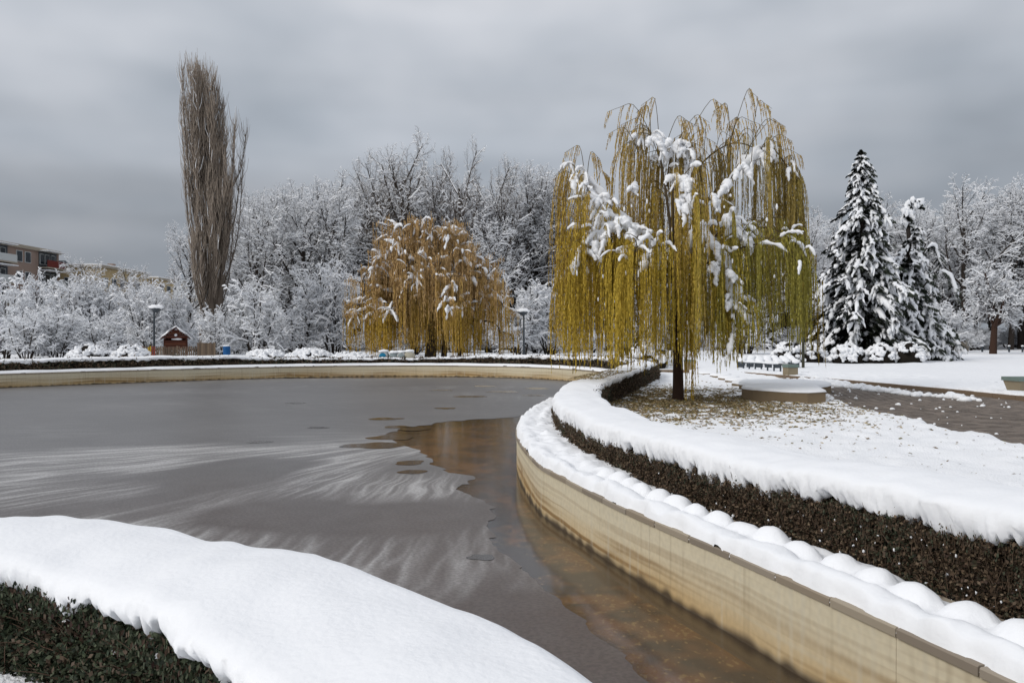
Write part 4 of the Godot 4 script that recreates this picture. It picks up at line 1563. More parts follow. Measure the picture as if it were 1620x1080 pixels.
func playhouse() -> void:
	rng.seed = 33
	var o := thing("playhouse", "small red-brown wooden playhouse on stilts with a snowy gable roof, behind the picket fence", "playhouse", Vector3(-20.55, 0, -52.0), 0.35)
	var reds := [mat(Color(0.115, 0.040, 0.026)), mat(Color(0.085, 0.032, 0.022)), mat(Color(0.14, 0.055, 0.032))]
	for x in [-0.62, 0.62]:
		for z in [-0.6, 0.6]:
			part("stilt", box_mesh(Vector3(0.09, 1.45, 0.09)), reds[1], o, Vector3(x, 0.67, z))
	part("floor", box_mesh(Vector3(1.42, 0.06, 1.34)), reds[1], o, Vector3(0, 0.80, 0))
	for i in 5:                       # boards of the front, with an opening above them
		part("wall_board", box_mesh(Vector3(1.24, 0.085, 0.03)), reds[i % 3], o, Vector3(0, 0.875 + i * 0.093, 0.63))
		part("wall_board", box_mesh(Vector3(0.03, 0.085, 1.2)), reds[(i + 1) % 3], o, Vector3(0.655, 0.875 + i * 0.093, 0))
		part("wall_board", box_mesh(Vector3(0.03, 0.085, 1.2)), reds[(i + 2) % 3], o, Vector3(-0.655, 0.875 + i * 0.093, 0))
	part("back_wall", box_mesh(Vector3(1.24, 0.62, 0.03)), reds[1], o, Vector3(0, 1.12, -0.63))
	for i in 4:                       # gable boards
		var w := 1.36 * (1.0 - i * 0.24)
		part("gable_board", box_mesh(Vector3(w, 0.12, 0.03)), reds[i % 3], o, Vector3(0, 1.475 + i * 0.125, 0.65))
		part("gable_board", box_mesh(Vector3(w, 0.12, 0.03)), reds[i % 3], o, Vector3(0, 1.475 + i * 0.125, -0.65))
	for s in [-1.0, 1.0]:
		var r := part("roof", box_mesh(Vector3(1.06, 0.04, 1.7)), reds[1], o, Vector3(0.42 * s, 1.70, 0))
		r.rotation = Vector3(0, 0, -0.68 * s)
		var sn := part("snow", lump_mesh(Vector3(0.56, 0.09, 0.88), 5), M.snow, o, Vector3(0.45 * s, 1.75, 0))
		sn.rotation = Vector3(0, 0, -0.68 * s)
	part("snow", lump_mesh(Vector3(0.3, 0.05, 0.06), 9), M.snow, o, Vector3(0.1, 1.36, 0.66))
	part("snow", lump_mesh(Vector3(0.09, 0.08, 0.05), 11), M.snow, o, Vector3(0.02, 1.62, 0.69))


func picket_fence() -> void:
	rng.seed = 34
	var o := thing("picket_fence", "low wooden picket fence before the playhouse, with some yellow and red pickets", "fence", Vector3(-22.7, 0, -49.6))
	var woods := [mat(Color(0.13, 0.095, 0.07)), mat(Color(0.10, 0.075, 0.055)), mat(Color(0.16, 0.12, 0.085))]
	var yel := mat(Color(0.42, 0.27, 0.03))
	var red := mat(Color(0.20, 0.05, 0.035))
	for y in [0.35, 0.75]:
		part("rail", box_mesh(Vector3(4.3, 0.05, 0.04)), woods[1], o, Vector3(2.15, y, -0.035))
	for i in 36:
		var m: Material = woods[rng.randi() % 3]
		if i > 7 and i < 17:
			m = [yel, red, woods[0]][(i / 2) % 3]
		part("picket", prism(PackedVector2Array([Vector2(-0.04, -0.012), Vector2(0.04, -0.012), Vector2(0.04, 0.012), Vector2(-0.04, 0.012)]), -0.05, rf(0.88, 0.98)), m, o, Vector3(0.06 + i * 0.12, 0, 0))
	for i in 9:
		part("board", box_mesh(Vector3(0.112, 1.25, 0.03)), woods[i % 3], o, Vector3(4.4 + i * 0.12, 0.5 + rf(0, 0.06), 0.0))


func brick_block() -> void:
	rng.seed = 40
	var H := 13.3
	var o := thing("apartment_block", "brown brick apartment block with balconies, one red, at the photo's left edge", "building", Vector3(-66, 0, -124))
	part("wall", box_mesh(Vector3(14, H + 0.3, 48)), M.brick, o, Vector3(-7, H / 2 - 0.15, 24))
	part("cornice", box_mesh(Vector3(14.5, 0.45, 48.5)), M.concrete, o, Vector3(-7, H + 0.22, 24))
	part("snow", lump_mesh(Vector3(7.6, 0.35, 25.4), 4, 0.1, 5.0), M.snow, o, Vector3(-7, H + 0.45, 24))
	for f in range(1, 5):
		var y := f * 2.72 + 1.2
		for b in 8:
			var z := 3.0 + b * 6.0
			if b % 2 == 0:
				part("balcony_recess", box_mesh(Vector3(0.06, 2.2, 4.6)), M.metal, o, Vector3(0.035, y + 0.1, z))
				part("balcony_slab", box_mesh(Vector3(1.3, 0.16, 4.8)), M.concrete, o, Vector3(0.68, y - 1.05, z))
				part("parapet", box_mesh(Vector3(0.08, 0.95, 4.7)), M.red if b == 0 and f == 4 else M.pale, o, Vector3(1.27, y - 0.48, z))
				for s in [-1.2, 0.3, 1.6]:
					var w := part("window", box_mesh(Vector3(0.08, 1.5, 1.1)), M.pale, o, Vector3(0.09, y + 0.15, z + s))
					part("pane", box_mesh(Vector3(0.03, 1.34, 0.94)), M.glass, w, Vector3(0.04, 0, 0))
				part("awning", box_mesh(Vector3(1.4, 0.10, 4.9)), M.snow, o, Vector3(0.72, y + 1.32, z))
			else:
				for s in [-1.0, 1.0]:
					var w := part("window", box_mesh(Vector3(0.08, 1.5, 1.4)), M.pale, o, Vector3(0.035, y + 0.1, z + s))
					part("pane", box_mesh(Vector3(0.03, 1.34, 1.22)), M.glass, w, Vector3(0.04, 0, 0))


func yellow_block(label: String, at: Vector3, size: Vector3, turn: float) -> void:
	var o := thing("apartment_block", label, "building", at, turn)
	part("wall", box_mesh(size), M.ochre, o, Vector3(0, size.y / 2, 0))
	part("cornice", box_mesh(Vector3(size.x + 0.5, 0.35, size.z + 0.5)), M.concrete, o, Vector3(0, size.y + 0.17, 0))
	part("snow", box_mesh(Vector3(size.x + 0.3, 0.22, size.z + 0.3)), M.snow, o, Vector3(0, size.y + 0.45, 0))
	part("chimney", box_mesh(Vector3(0.9, 0.9, 0.9)), M.brick, o, Vector3(size.x * 0.2, size.y + 0.9, -size.z * 0.1))
	part("chimney", box_mesh(Vector3(1.6, 0.8, 1.2)), M.metal, o, Vector3(-size.x * 0.3, size.y + 0.9, size.z * 0.25))
	var k := int(size.z / 2.6)
	for f in range(1, int(size.y / 2.7)):
		var y := f * 2.75 + 1.2
		for i in k:
			var z := -size.z / 2 + (i + 0.5) * size.z / k
			var w := part("window", box_mesh(Vector3(0.1, 1.4, 1.5)), M.pale if i % 3 else M.brick, o, Vector3(size.x / 2 + 0.02, y, z))
			part("pane", box_mesh(Vector3(0.03, 1.2, 1.3)), M.glass, w, Vector3(0.05, 0, 0))
		for i in int(size.x / 3.5):
			var w := part("window", box_mesh(Vector3(1.4, 1.4, 0.1)), M.pale, o, Vector3(-size.x / 2 + 1.8 + i * 3.5, y, size.z / 2 + 0.02))
			part("pane", box_mesh(Vector3(1.2, 1.2, 0.03)), M.glass, w, Vector3(0, 0, 0.05))


func drums() -> void:
	var blue := mat(Color(0.015, 0.20, 0.36), 0.5)
	var cream := mat(Color(0.48, 0.45, 0.36), 0.6)
	var grey := mat(Color(0.28, 0.33, 0.34), 0.6)
	var o := thing("play_train", "toy train of white and grey drums with a blue round end, behind the far hedge", "play equipment", Vector3(-7.2, 0.0, -47.8))
	var i := 0
	for q in [[0.0, M.pale, blue, 0.27], [0.58, grey, grey, 0.22], [1.02, M.pale, grey, 0.24], [1.45, cream, cream, 0.27]]:
		var d := part("drum", lathe([[0.0, -0.45], [q[3] * 0.93, -0.45], [q[3], -0.41], [q[3], 0.41], [q[3] * 0.93, 0.45], [0.0, 0.45]], 20), q[1], o, Vector3(q[0], 0.42, 0))
		d.rotation = Vector3(PI / 2, 0, 0)
		var e := part("drum_end", lathe([[0.0, -0.02], [q[3] * 0.72, -0.02], [q[3] * 0.72, 0.02], [0.0, 0.02]], 18), q[2], o, Vector3(q[0], 0.42, 0.455))
		e.rotation = Vector3(PI / 2, 0, 0)
		part("snow", lump_mesh(Vector3(0.26, 0.10, 0.45), 20 + i), M.snow, o, Vector3(q[0], 0.42 + q[3], 0))
		part("stand", box_mesh(Vector3(0.2, 0.3, 0.5)), M.metal, o, Vector3(q[0], 0.08, 0))
		i += 1


func stone_bin(label: String, at: Vector3, turn: float, w: float, h: float, taper: float, base: float) -> void:
	var o := thing("stone_bin", label, "litter bin", at, turn)
	var mb := MB.new()
	var t := w * taper
	for q in [[t, 0.0], [w, h * 0.78]]:
		for c in [[-1, -1], [1, -1], [1, 1], [-1, 1], [-1, -1]]:
			mb.v.append(Vector3(c[0] * q[0] / 2, q[1], c[1] * q[0] / 2))
	for j in 4:
		mb.ix.append_array([j, j + 5, j + 1, j + 1, j + 5, j + 6])
	var body := MB.new()
	for i in range(0, mb.ix.size(), 3):
		for j in 3:
			body.v.append(mb.v[mb.ix[i + j]])
			body.ix.append(body.ix.size())
	part("body", body.mesh(), M.bin_stone, o)
	part("lid", box_mesh(Vector3(w * 1.1, h * 0.22, w * 1.1)), M.bin_lid, o, Vector3(0, h * 0.89, 0))
	if base > 0:
		part("plinth", box_mesh(Vector3(base, 0.06, base)), M.coping, o, Vector3(0, 0.02, 0))


func round_slab(label: String, poly: PackedVector2Array, y: float, thick: float, called := "stone_slab", group := "") -> void:
	var c := Vector2.ZERO
	for p in poly:
		c += p
	c /= poly.size()
	var local := PackedVector2Array()
	for p in poly:
		local.append(p - c)
	var o := thing(called, label, "stone slab", Vector3(c.x, 0, c.y), 0.0, group)
	part("slab", prism(local, -0.1, y), M.slab, o)
	var mb := MB.new()
	var k := local.size()
	for r in [[1.015, y - 0.015], [1.0, y + thick * 0.55], [0.93, y + thick], [0.6, y + thick * 1.1], [0.3, y + thick * 1.15], [0.0, y + thick * 1.15]]:
		for i in k + 1:
			var q: Vector2 = local[i % k] * r[0]
			mb.v.append(Vector3(q.x, r[1] + n2(q.x * 60.0 + c.x * 9.0, q.y * 60.0, 120.0) * 0.02, q.y))
	mb.lattice(0, 6, k + 1)
	part("snow", mb.mesh(), M.snow, o)


func arc_poly(cx: float, cz: float, r: float, a0: float, a1: float, k: int, extra: Array = []) -> PackedVector2Array:
	var p := PackedVector2Array()
	for i in k + 1:
		var a := lerpf(a0, a1, float(i) / k)
		p.append(Vector2(cx + cos(a) * r, cz + sin(a) * r))
	for e in extra:
		p.append(e)
	return p


func plaza() -> void:
	rng.seed = 50
	# the bed under the paving, then the setts one by one
	var bed := PackedVector2Array()
	for d in range(6, 32):
		bed.append(Vector2(tab(PATH_LEFT, d) - 0.45, -d))
	for i in 26:
		var d := 31 - i
		bed.append(Vector2(tab(KERB, d) - 0.03, -d))
	var root := struct("paved_path", sheet(bed, -0.022), mat(Color(0.055, 0.050, 0.046)), "brown-grey path of small setts between the lawn and the kerb")
	var meshes: Array[ArrayMesh] = []
	for v in 3:
		var mb := MB.new()
		var s := 0.094
		for q in [[s, -0.03], [s, -0.004], [s - 0.008, 0.0]]:
			for c in [[-1, -1], [1, -1], [1, 1], [-1, 1], [-1, -1]]:
				mb.v.append(Vector3(c[0] * q[0] * (1.0 - 0.04 * v), q[1], c[1] * q[0]))
		mb.lattice(0, 3, 5)
		mb.ix.append_array([10, 11, 12, 10, 12, 13])
		meshes.append(mb.mesh())
	var mats := []
	for i in 6:
		var k := 0.75 + 0.1 * i
		mats.append(mat(Color(0.150 * k, 0.126 * k, 0.108 * k), 0.8))
	var all := []
	var d := 6.2
	while d < 32.5:
		var x := tab(PATH_LEFT, d) - 0.4
		while x < tab(KERB, d) - 0.14:
			var wav := 0.05 * sin(x * 2.6)
			all.append([d, x, -d + wav])
			x += 0.203
		d += 0.203
	var shown := []
	var rest := []
	for q in all:
		var dd: float = -q[2]
		if q[1] / dd < 0.615 and dd > 11.0 and shown.size() < 300 and q[1] > tab(PATH_LEFT, dd) - 0.02:
			shown.append(q)
		else:
			rest.append(q)
	for q in shown:
		part("paver", meshes[rng.randi() % 3], mats[rng.randi() % 6], root, Vector3(q[1] + rf(-0.006, 0.006), rf(-0.004, 0.004), q[2] + rf(-0.006, 0.006)), rf(-0.05, 0.05))
	for v in 3:
		var w: Array[Transform3D] = []
		for i in rest.size():
			if i % 3 == v:
				var q = rest[i]
				w.append(Transform3D(Basis(Vector3.UP, rf(-0.05, 0.05)), Vector3(q[1] + rf(-0.006, 0.006), rf(-0.004, 0.004), q[2] + rf(-0.006, 0.006))))
		many("pavers" if v == 0 else "pavers_%03d" % v, meshes[v], mats[1 + v * 2], root, w)
	# kerb stones
	var kerb := struct("kerb", box_mesh(Vector3(0.12, 0.14, 0.8)), M.kerb, "brown stone kerb between the path and the raised lawn")
	kerb.position = Vector3(tab(KERB, 11.4) - 0.07, 0.035, -11.4)
	d = 12.2
	while d < 34.5:
		var a := Vector2(tab(KERB, d) - 0.07, -d)
		var b := Vector2(tab(KERB, d + 0.8) - 0.07, -d - 0.8)
		var ang := atan2(b.x - a.x, b.y - a.y)
		var m := (a + b) / 2
		var o := part("kerb_stone", box_mesh(Vector3(0.13, 0.145, a.distance_to(b) - 0.012)), M.kerb, kerb, Vector3(m.x, 0.035 + rf(-0.004, 0.004), m.y) - kerb.position, ang)
		d += 0.8
	# the ridge of shovelled snow, and crumbs scattered over the path
	var ridge := MB.new()
	for q in [[10.15, -28.2, 0.34], [10.25, -27.0, 0.3], [10.32, -26.0, 0.26], [10.42, -24.9, 0.22], [10.55, -23.7, 0.2], [10.66, -22.7, 0.16]]:
		for i in 22:
			var r: float = rf(0.06, 0.2) * (q[2] / 0.3)
			ridge.lump(Vector3(q[0] + rf(-0.24, 0.24), 0.02, q[1] + rf(-0.6, 0.6)), Vector3(r * 1.3, r * 0.75, r * 1.3), nz, 0.6, 120.0, 10, 6)
	for i in 14:
		var r := rf(0.05, 0.12)
		ridge.lump(Vector3(11.35 + rf(-0.5, 0.2), 0.02, -22.0 + rf(-0.5, 1.5)), Vector3(r * 1.3, r * 0.8, r * 1.3), nz, 0.6, 120.0, 10, 6)
	struct("snow_ridge", ridge.mesh(), M.snow, "ridge of shovelled snow along the path")
	var crumbs: Array[Transform3D] = []
	for i in 200:
		var dd := rf(12.0, 32.0)
		var x0 := tab(PATH_LEFT, dd)
		var x1 := tab(KERB, dd) - 0.2
		var t := pow(rng.randf(), 2.0)
		if rng.randf() < 0.45:
			t = 1.0 - t * 0.5
		crumbs.append(Transform3D(Basis(Vector3.UP, rf(0, TAU)).scaled(Vector3.ONE * rf(0.2, 0.8) * rf(0.3, 1.0)), Vector3(lerpf(x0, x1, t), 0.005, -dd)))
	var sc := many("snow_crumbs", lump_mesh(Vector3(0.10, 0.05, 0.08), 2, 0.6, 150.0, 8), M.snow, self, crumbs)
	tag(sc, "crumbs of snow scattered over the path", "snow")


func litter() -> void:
	rng.seed = 60
	var mb := MB.new()
	for v in [Vector3(-0.035, 0.004, 0), Vector3(0, 0.012, 0.011), Vector3(0.035, 0.002, 0), Vector3(0, 0.0, -0.011)]:
		mb.v.append(v)
	mb.ix.append_array([0, 1, 2, 0, 2, 3])
	var leaf := mb.mesh()
	var cols := [Color(0.27, 0.20, 0.10), Color(0.17, 0.12, 0.065), Color(0.36, 0.28, 0.15), Color(0.16, 0.14, 0.06)]
	var where: Array[Array] = [[], [], [], []]
	for i in 43700:
		var q: Vector2
		if i < 43000:
			q = Vector2(rng.randfn(0, 1.0), rng.randfn(0, 1.0))
			q = Vector2(3.75 + q.x * 1.75, -20.4 + q.y * 2.4)
			if n2(q.x * 40.0, q.y * 40.0, 130.0) < rf(-0.75, 0.2):
				continue
		else:
			q = Vector2(rf(0.5, 8.5), rf(-26, -8))
		if Geometry2D.is_point_in_polygon(q, pool_wide) or q.x > tab(PATH_LEFT, -q.y):
			continue
		where[rng.randi() % 4].append(Transform3D(Basis.from_euler(Vector3(rf(-0.35, 0.35), rf(0, TAU), rf(-0.35, 0.35))).scaled(Vector3.ONE * (rf(0.7, 1.5) if i < 43000 else rf(0.5, 0.9))), Vector3(q.x, ground_y(q.x, q.y) + 0.006, q.y)))
	for s in range(0, 1400):          # fallen on the hedge's snow too, on the stretch beside the willow
		var ss: float = lerpf(mark[27] + 0.5, mark[29] + 1.5, rng.randf())
		var p := off(ss, rf(0.68, 1.42), 0.625)
		where[s % 4].append(Transform3D(Basis.from_euler(Vector3(rf(-0.3, 0.3), rf(0, TAU), rf(-0.3, 0.3))), p))
	var root := thing("leaf_litter", "fallen willow leaves strewn over the snow under the large willow", "fallen leaves", Vector3.ZERO)
	root.set_meta("kind", "stuff")
	for i in 4:
		var w: Array[Transform3D] = []
		w.assign(where[i])
		many("leaves" if i == 0 else "leaves_%03d" % i, leaf, mat(cols[i]), root, w)


func place_trees() -> void:
	var protos := [tall_tree(121, 0.36), tall_tree(102, 0.66), tall_tree(103, 0.85), bush_tree(104), bush_tree(105), round_tree(106), tall_tree(131, 0.2)]
	var high := []
	var wide := []
	for p in protos:
		var box := AABB()
		for ch in p.get_children():
			box = box.merge((ch as MeshInstance3D).mesh.get_aabb())
		high.append(box.end.y)
		wide.append(maxf(box.size.x, box.size.z))
	# [proto, x, z, height, width (0: as it grows), turn, label]
	var list := TREES
	var first := {}
	for q in list:
		var k: int = q[0]
		var s: float = q[3] / high[k]
		var w: float = s if q[4] == 0 else q[4] / wide[k]
		var group: String = "snow-laden shrubs" if k in [3, 4] else "snow-covered bare trees"
		if not first.has(k):
			first[k] = true
			var o: Node3D = protos[k]
			o.name = numbered(str(o.name))
			add_child(o)
			o.position = Vector3(q[1], 0, q[2])
			o.rotation.y = q[5]
			o.scale = Vector3(w, s, w)
			tag(o, q[6], "", group)
		else:
			copy(protos[k], q[6], Vector3(q[1], 0, q[2]), q[5], Vector3(w, s, w), group)
	# the wood beyond, which reads as one mass
	rng.seed = 71
	for side in 2:
		var root := thing("woodland", "dense snowy woodland behind the trees on the " + ("left and middle" if side == 0 else "right"), "woodland", Vector3.ZERO)
		root.set_meta("kind", "stuff")
		for v in 2:
			var k: int = [1, 2][v]
			var w: Array[Transform3D] = []
			for i in (58 if side == 0 else 60):
				var z := rf(-150, -92)
				var x := rf(-0.42, 0.16) * -z if side == 0 else rf(0.2, 1.05) * -z
				var h := rf(12, 18)
				if side == 0:
					h = rf(4.5, 6.5) if x / -z < -0.36 else (rf(15, 21) if x / -z > -0.32 else rf(9, 12))
				var s: float = h / high[k]
				w.append(Transform3D(Basis(Vector3.UP, rf(0, TAU)).scaled(Vector3(s * 1.25, s, s * 1.25)), Vector3(x, 0, z)))
			for ch in protos[k].get_children():
				many(str(ch.name) + ("" if v == 0 else "_001"), ch.mesh, ch.material_override, root, w)
		# undergrowth in the wood's shade
		var u: Array[Transform3D] = []
		for i in (90 if side == 0 else 100):
			var z := rf(-100, -66)
			var x := rf(-0.62, 0.14) * -z if side == 0 else rf(0.2, 1.0) * -z
			var s: float = rf(1.6, 3.4) / high[4]
			u.append(Transform3D(Basis(Vector3.UP, rf(0, TAU)).scaled(Vector3(s * 1.3, s, s * 1.3)), Vector3(x, 0, z if side == 0 else z - 22.0)))
		for ch in protos[4].get_children():
			many("undergrowth_" + str(ch.name), ch.mesh, ch.material_override, root, u)


func _ready() -> void:
	var cam := Camera3D.new()
	cam.name = "camera"
	cam.fov = 43.68
	cam.near = 0.1
	cam.far = 4000.0
	cam.position = Vector3(0, 1.6, 0)
	cam.rotation_degrees = Vector3(-0.425, 0, 0)
	add_child(cam)
	nz.seed = 11
	nz.frequency = 0.036
	nz.fractal_type = FastNoiseLite.FRACTAL_NONE
	make_sky()
	var sun := DirectionalLight3D.new()
	sun.name = "sun"
	sun.light_color = Color(1.0, 0.975, 0.94)
	sun.light_energy = 0.5
	sun.light_angular_distance = 25.0
	sun.shadow_enabled = true
	sun.rotation_degrees = Vector3(-37, -56, 0)
	add_child(sun)

	make_materials()
	M.slab = mat(Color(0.20, 0.15, 0.095))
	M.kerb = mat(Color(0.20, 0.145, 0.10))
	M.bin_stone = mat(Color(0.27, 0.225, 0.155))
	M.bin_lid = mat(Color(0.16, 0.21, 0.19))
	make_edge()
	for i in range(0, edge.size(), 6):
		pool.append(edge[i])
	make_ground()
	make_pool()
	var A := mark[15]
	var B := mark[25]
	var C := edge.size() * DS - 0.1
	pool_wall("curved cream concrete pool wall with stained bands, from the right foreground round the bulge", B, C, 2.9, 0.56, 0.04, true)
	pool_wall("long low cream pool wall along the far side of the frozen pool", A, B, 5.0, 1.1, 0.15, false)
	pool_wall("pool wall below the snow-topped hedge in the left foreground", 0.1, A, 5.0, 1.1, 0.15, false)
	var dark_browns := [Color(0.082, 0.054, 0.036), Color(0.105, 0.072, 0.048), Color(0.058, 0.041, 0.030), Color(0.13, 0.095, 0.062), Color(0.050, 0.045, 0.030)]
	var dark_greens := [Color(0.045, 0.062, 0.036), Color(0.068, 0.082, 0.050), Color(0.034, 0.045, 0.029), Color(0.082, 0.060, 0.042), Color(0.092, 0.100, 0.066)]
	var fine_brown := leaf_clump(1, 30, 0.030, 0.045, dark_browns)
	var fine_mixed := leaf_clump(2, 30, 0.030, 0.045, dark_browns + dark_greens)
	var box_green := leaf_clump(3, 26, 0.033, 0.045, dark_greens)
	var box_mixed := leaf_clump(4, 26, 0.031, 0.050, dark_greens + [Color(0.06, 0.035, 0.024), Color(0.05, 0.03, 0.022)])
	rng.seed = 20
	var long_hedge := hedge("dark brown clipped hedge with thick snow cap, curving from right foreground past the willow", B + 5.6, C, 0.02,
		func(s: float) -> float: return lerpf(lerpf(0.66, 0.54, smoothstep(B + 9, B + 17, s)), lerpf(0.54, 0.66, smoothstep(C - 12, C - 6.5, s)), smoothstep(B + 20, B + 26, s)),
		func(s: float, side: int) -> float: return lerpf(0.23, 0.175, smoothstep(C - 11, C - 6.5, s)) if side == 0 else 0.12,
		[fine_brown, fine_mixed], func(s: float) -> float: return lerpf(260.0, 900.0, smoothstep(B + 18, C - 12, s)))
	hedge("long low dark hedge capped with snow along the far side of the pool", A - 6.0, B + 5.4, 0.12, func(s: float) -> float: return 0.57 - 0.20 * smoothstep(-14.0, -10.0, ed(s).x) * (1.0 - smoothstep(-4.5, -0.5, ed(s).x)) + 0.03 * n2(s * 9.0, 0.0, 140.0),
		func(s: float, side: int) -> float: return (0.17 if side == 0 else 0.10) * (1.0 - 0.5 * smoothstep(-14.0, -10.0, ed(s).x) * (1.0 - smoothstep(-4.5, -0.5, ed(s).x))),
		[fine_brown, fine_mixed], func(_s: float) -> float: return 70.0)
	var near := hedge("green box hedge under a smooth deep quilt of snow, in the left foreground", 0.3, mark[12], 0.02, func(s: float) -> float: return 0.615 + 0.02 * n2(s * 12.0, 0.0, 141.0), func(_s: float, _side: int) -> float: return 0.15,
		[box_green, box_mixed], func(s: float) -> float: return 1500.0 if s > mark[5] and s < mark[11] else 160.0)
	# bare twigs and clots of snow in the near hedge's face
	rng.seed = 21
	var tw := MB.new()
	var clots := MB.new()
	for i in 900:
		var s := rf(mark[6], mark[11])
		var q := off(s, 1.40 + rf(-0.03, 0.025), rf(0.0, 0.36))
		var d := Vector3(rf(-1, 1), rf(0.1, 1.2), rf(-1, 1)).normalized() * rf(0.06, 0.2)
		tw.tube(V3([q, q + d * 0.5 + rv() * 0.012, q + d]), PackedFloat32Array([0.0028, 0.0022, 0.0012]), 4)
		if i % 22 == 0:
			clots.lump(off(s, 1.43, rf(0.05, 0.42)), Vector3(rf(0.004, 0.014), rf(0.004, 0.012), rf(0.004, 0.012)), nz, 1.3, 1600.0, 9, 7)
	stuff("twigs", tw.mesh(), mat(Color(0.12, 0.078, 0.055)), near)
	stuff("snow_clots", clots.mesh(), M.snow, near)
	# vertical shoots and crumbs of snow caught in the face of the long right-hand hedge
	rng.seed = 22
	var tw2 := MB.new()
	var clots2 := MB.new()
	for i in 1500:
		var s := lerpf(C - 13.0, C - 0.5, sqrt(rng.randf()))
		var q := off(s, 0.66 + rf(-0.02, 0.03), rf(0.02, 0.36))
		var d := Vector3(rf(-0.4, 0.4), rf(0.5, 1.2), rf(-0.4, 0.4)).normalized() * rf(0.05, 0.16)
		tw2.tube(V3([q, q + d * 0.5 + rv() * 0.008, q + d]), PackedFloat32Array([0.003, 0.0022, 0.001]), 3)
		if i % 3 == 0:
			var y := pow(rng.randf(), 1.6) * 0.4
			var k := rf(0.002, 0.0055) * (1.5 if y < 0.15 else 1.0)
			clots2.lump(off(s, 0.655 + rf(-0.015, 0.01), y), Vector3(k * rf(0.7, 1.6), k * rf(0.7, 1.8), k), nz, 1.2, 2600.0, 7, 5)
	stuff("twigs", tw2.mesh(), mat(Color(0.115, 0.080, 0.055)), long_hedge)
	stuff("snow_clots", clots2.mesh(), M.snow, long_hedge)
	plaza()
	litter()
	# slabs on the lawn behind the willow
	round_slab("large round brown stone slab with a flat right end, snow on top, right of the willow trunk", arc_poly(7.05, -21.2, 1.28, PI * 0.72, PI * 1.45, 18, [Vector2(8.0, -22.4), Vector2(7.36, -19.95), Vector2(6.9, -19.86), Vector2(6.5, -19.95)]), 0.27, 0.045)
	round_slab("dark-sided round slab half hidden behind the large one", arc_poly(7.75, -24.2, 1.25, 0, TAU * 23.0 / 24.0, 23), 0.20, 0.10)
	for q in [[7.3, -26.6, 0.42, "nearest"], [7.55, -28.6, 0.38, "second"], [7.7, -30.2, 0.38, "third"], [7.85, -32.0, 0.4, "fourth"], [7.8, -33.8, 0.45, "farthest"]]:
		round_slab("small snow-covered stepping slab, the %s of five in a row behind the round slabs" % q[3], arc_poly(q[0], q[1], q[2], 0, TAU * 15.0 / 16.0, 15), 0.10, 0.06, "stepping_slab", "stepping slabs behind the willow")
	stone_bin("square stone litter bin with greenish lid on a plinth, behind the round slabs", Vector3(10.44, 0.0, -31.9), 0.2, 0.40, 0.50, 1.0, 0.8)
	stone_bin("tapered stone litter bin with a grey-green lid at the right edge of the photo", Vector3(13.2, 0.08, -22.0), 0.1, 0.62, 0.44, 0.72, 0.0)
	stone_bin("small distant stone bin between the willow's trailing shoots, right of its trunk", Vector3(8.0, 0.0, -38.5), 0.0, 0.36, 0.5, 1.0, 0.0)
	var ed_ := thing("stone_edging", "low brown stone edging behind the end of the curved hedge", "edging", Vector3(6.7, 0.03, -36.6))
	part("edging_stone", box_mesh(Vector3(0.9, 0.16, 0.2)), M.kerb, ed_, Vector3(-0.46, 0, 0))
	part("edging_stone", box_mesh(Vector3(0.9, 0.16, 0.2)), M.kerb, ed_, Vector3(0.46, 0, 0))
	var rail := thing("rail_fence", "low grey rail on short posts in the snow, left of the square bin", "fence", Vector3(10.0, 0, -37.8), -atan2(3.2, 1.2))
	for i in 9:
		part("post", box_mesh(Vector3(0.05, 0.46, 0.05)), M.metal, rail, Vector3(0.05 + i * 0.42, 0.18, 0))
	part("rail", box_mesh(Vector3(3.5, 0.05, 0.055)), M.metal, rail, Vector3(1.73, 0.40, 0))
	part("snow", lump_mesh(Vector3(1.8, 0.05, 0.06), 31, 0.5), M.snow, rail, Vector3(1.73, 0.44, 0))
	rng.seed = 62
	for r in 5:
		for j in 7:
			var o := thing("seat_block", "%s snow-capped block from the left in the %s row behind the low rail" % [["first", "second", "third", "fourth", "fifth", "sixth", "last"][j], ["front", "second", "third", "fourth", "rearmost"][r]], "seat block", Vector3(10.55 + j * 0.42 + r * 0.55, 0, -39.2 - r * 1.9), -0.2, "snow-capped blocks in rows")
			part("block", box_mesh(Vector3(0.30, 0.4, 0.3)), M.metal, o, Vector3(0, 0.16, 0))
			part("snow", lump_mesh(Vector3(0.2, 0.12, 0.2), 40 + (r * 7 + j) % 5, 0.3), M.snow, o, Vector3(0, 0.38, 0))
	var post := thing("post", "thin dark upright post in the snow under the willow's right edge", "post", Vector3(13.35, 0.0, -39.0))
	part("shaft", lathe([[0.07, -0.1], [0.065, 1.6], [0.05, 2.7], [0.0, 2.72]], 10), mat(Color(0.05, 0.05, 0.035)), post)
	var bench := thing("park_bench", "small bench far across the snowy lawn on the right, before the trunks", "bench", Vector3(42.3, 0.1, -80.0))
	for s in [-0.5, 0.5]:
		part("leg", box_mesh(Vector3(0.08, 0.42, 0.4)), M.concrete, bench, Vector3(s, 0.2, 0))
	for i in 3:
		part("seat_slat", box_mesh(Vector3(1.3, 0.05, 0.12)), M.concrete, bench, Vector3(0, 0.43, -0.15 + i * 0.14))
		part("back_slat", box_mesh(Vector3(1.3, 0.1, 0.04)), M.concrete, bench, Vector3(0, 0.55 + i * 0.13, -0.26))
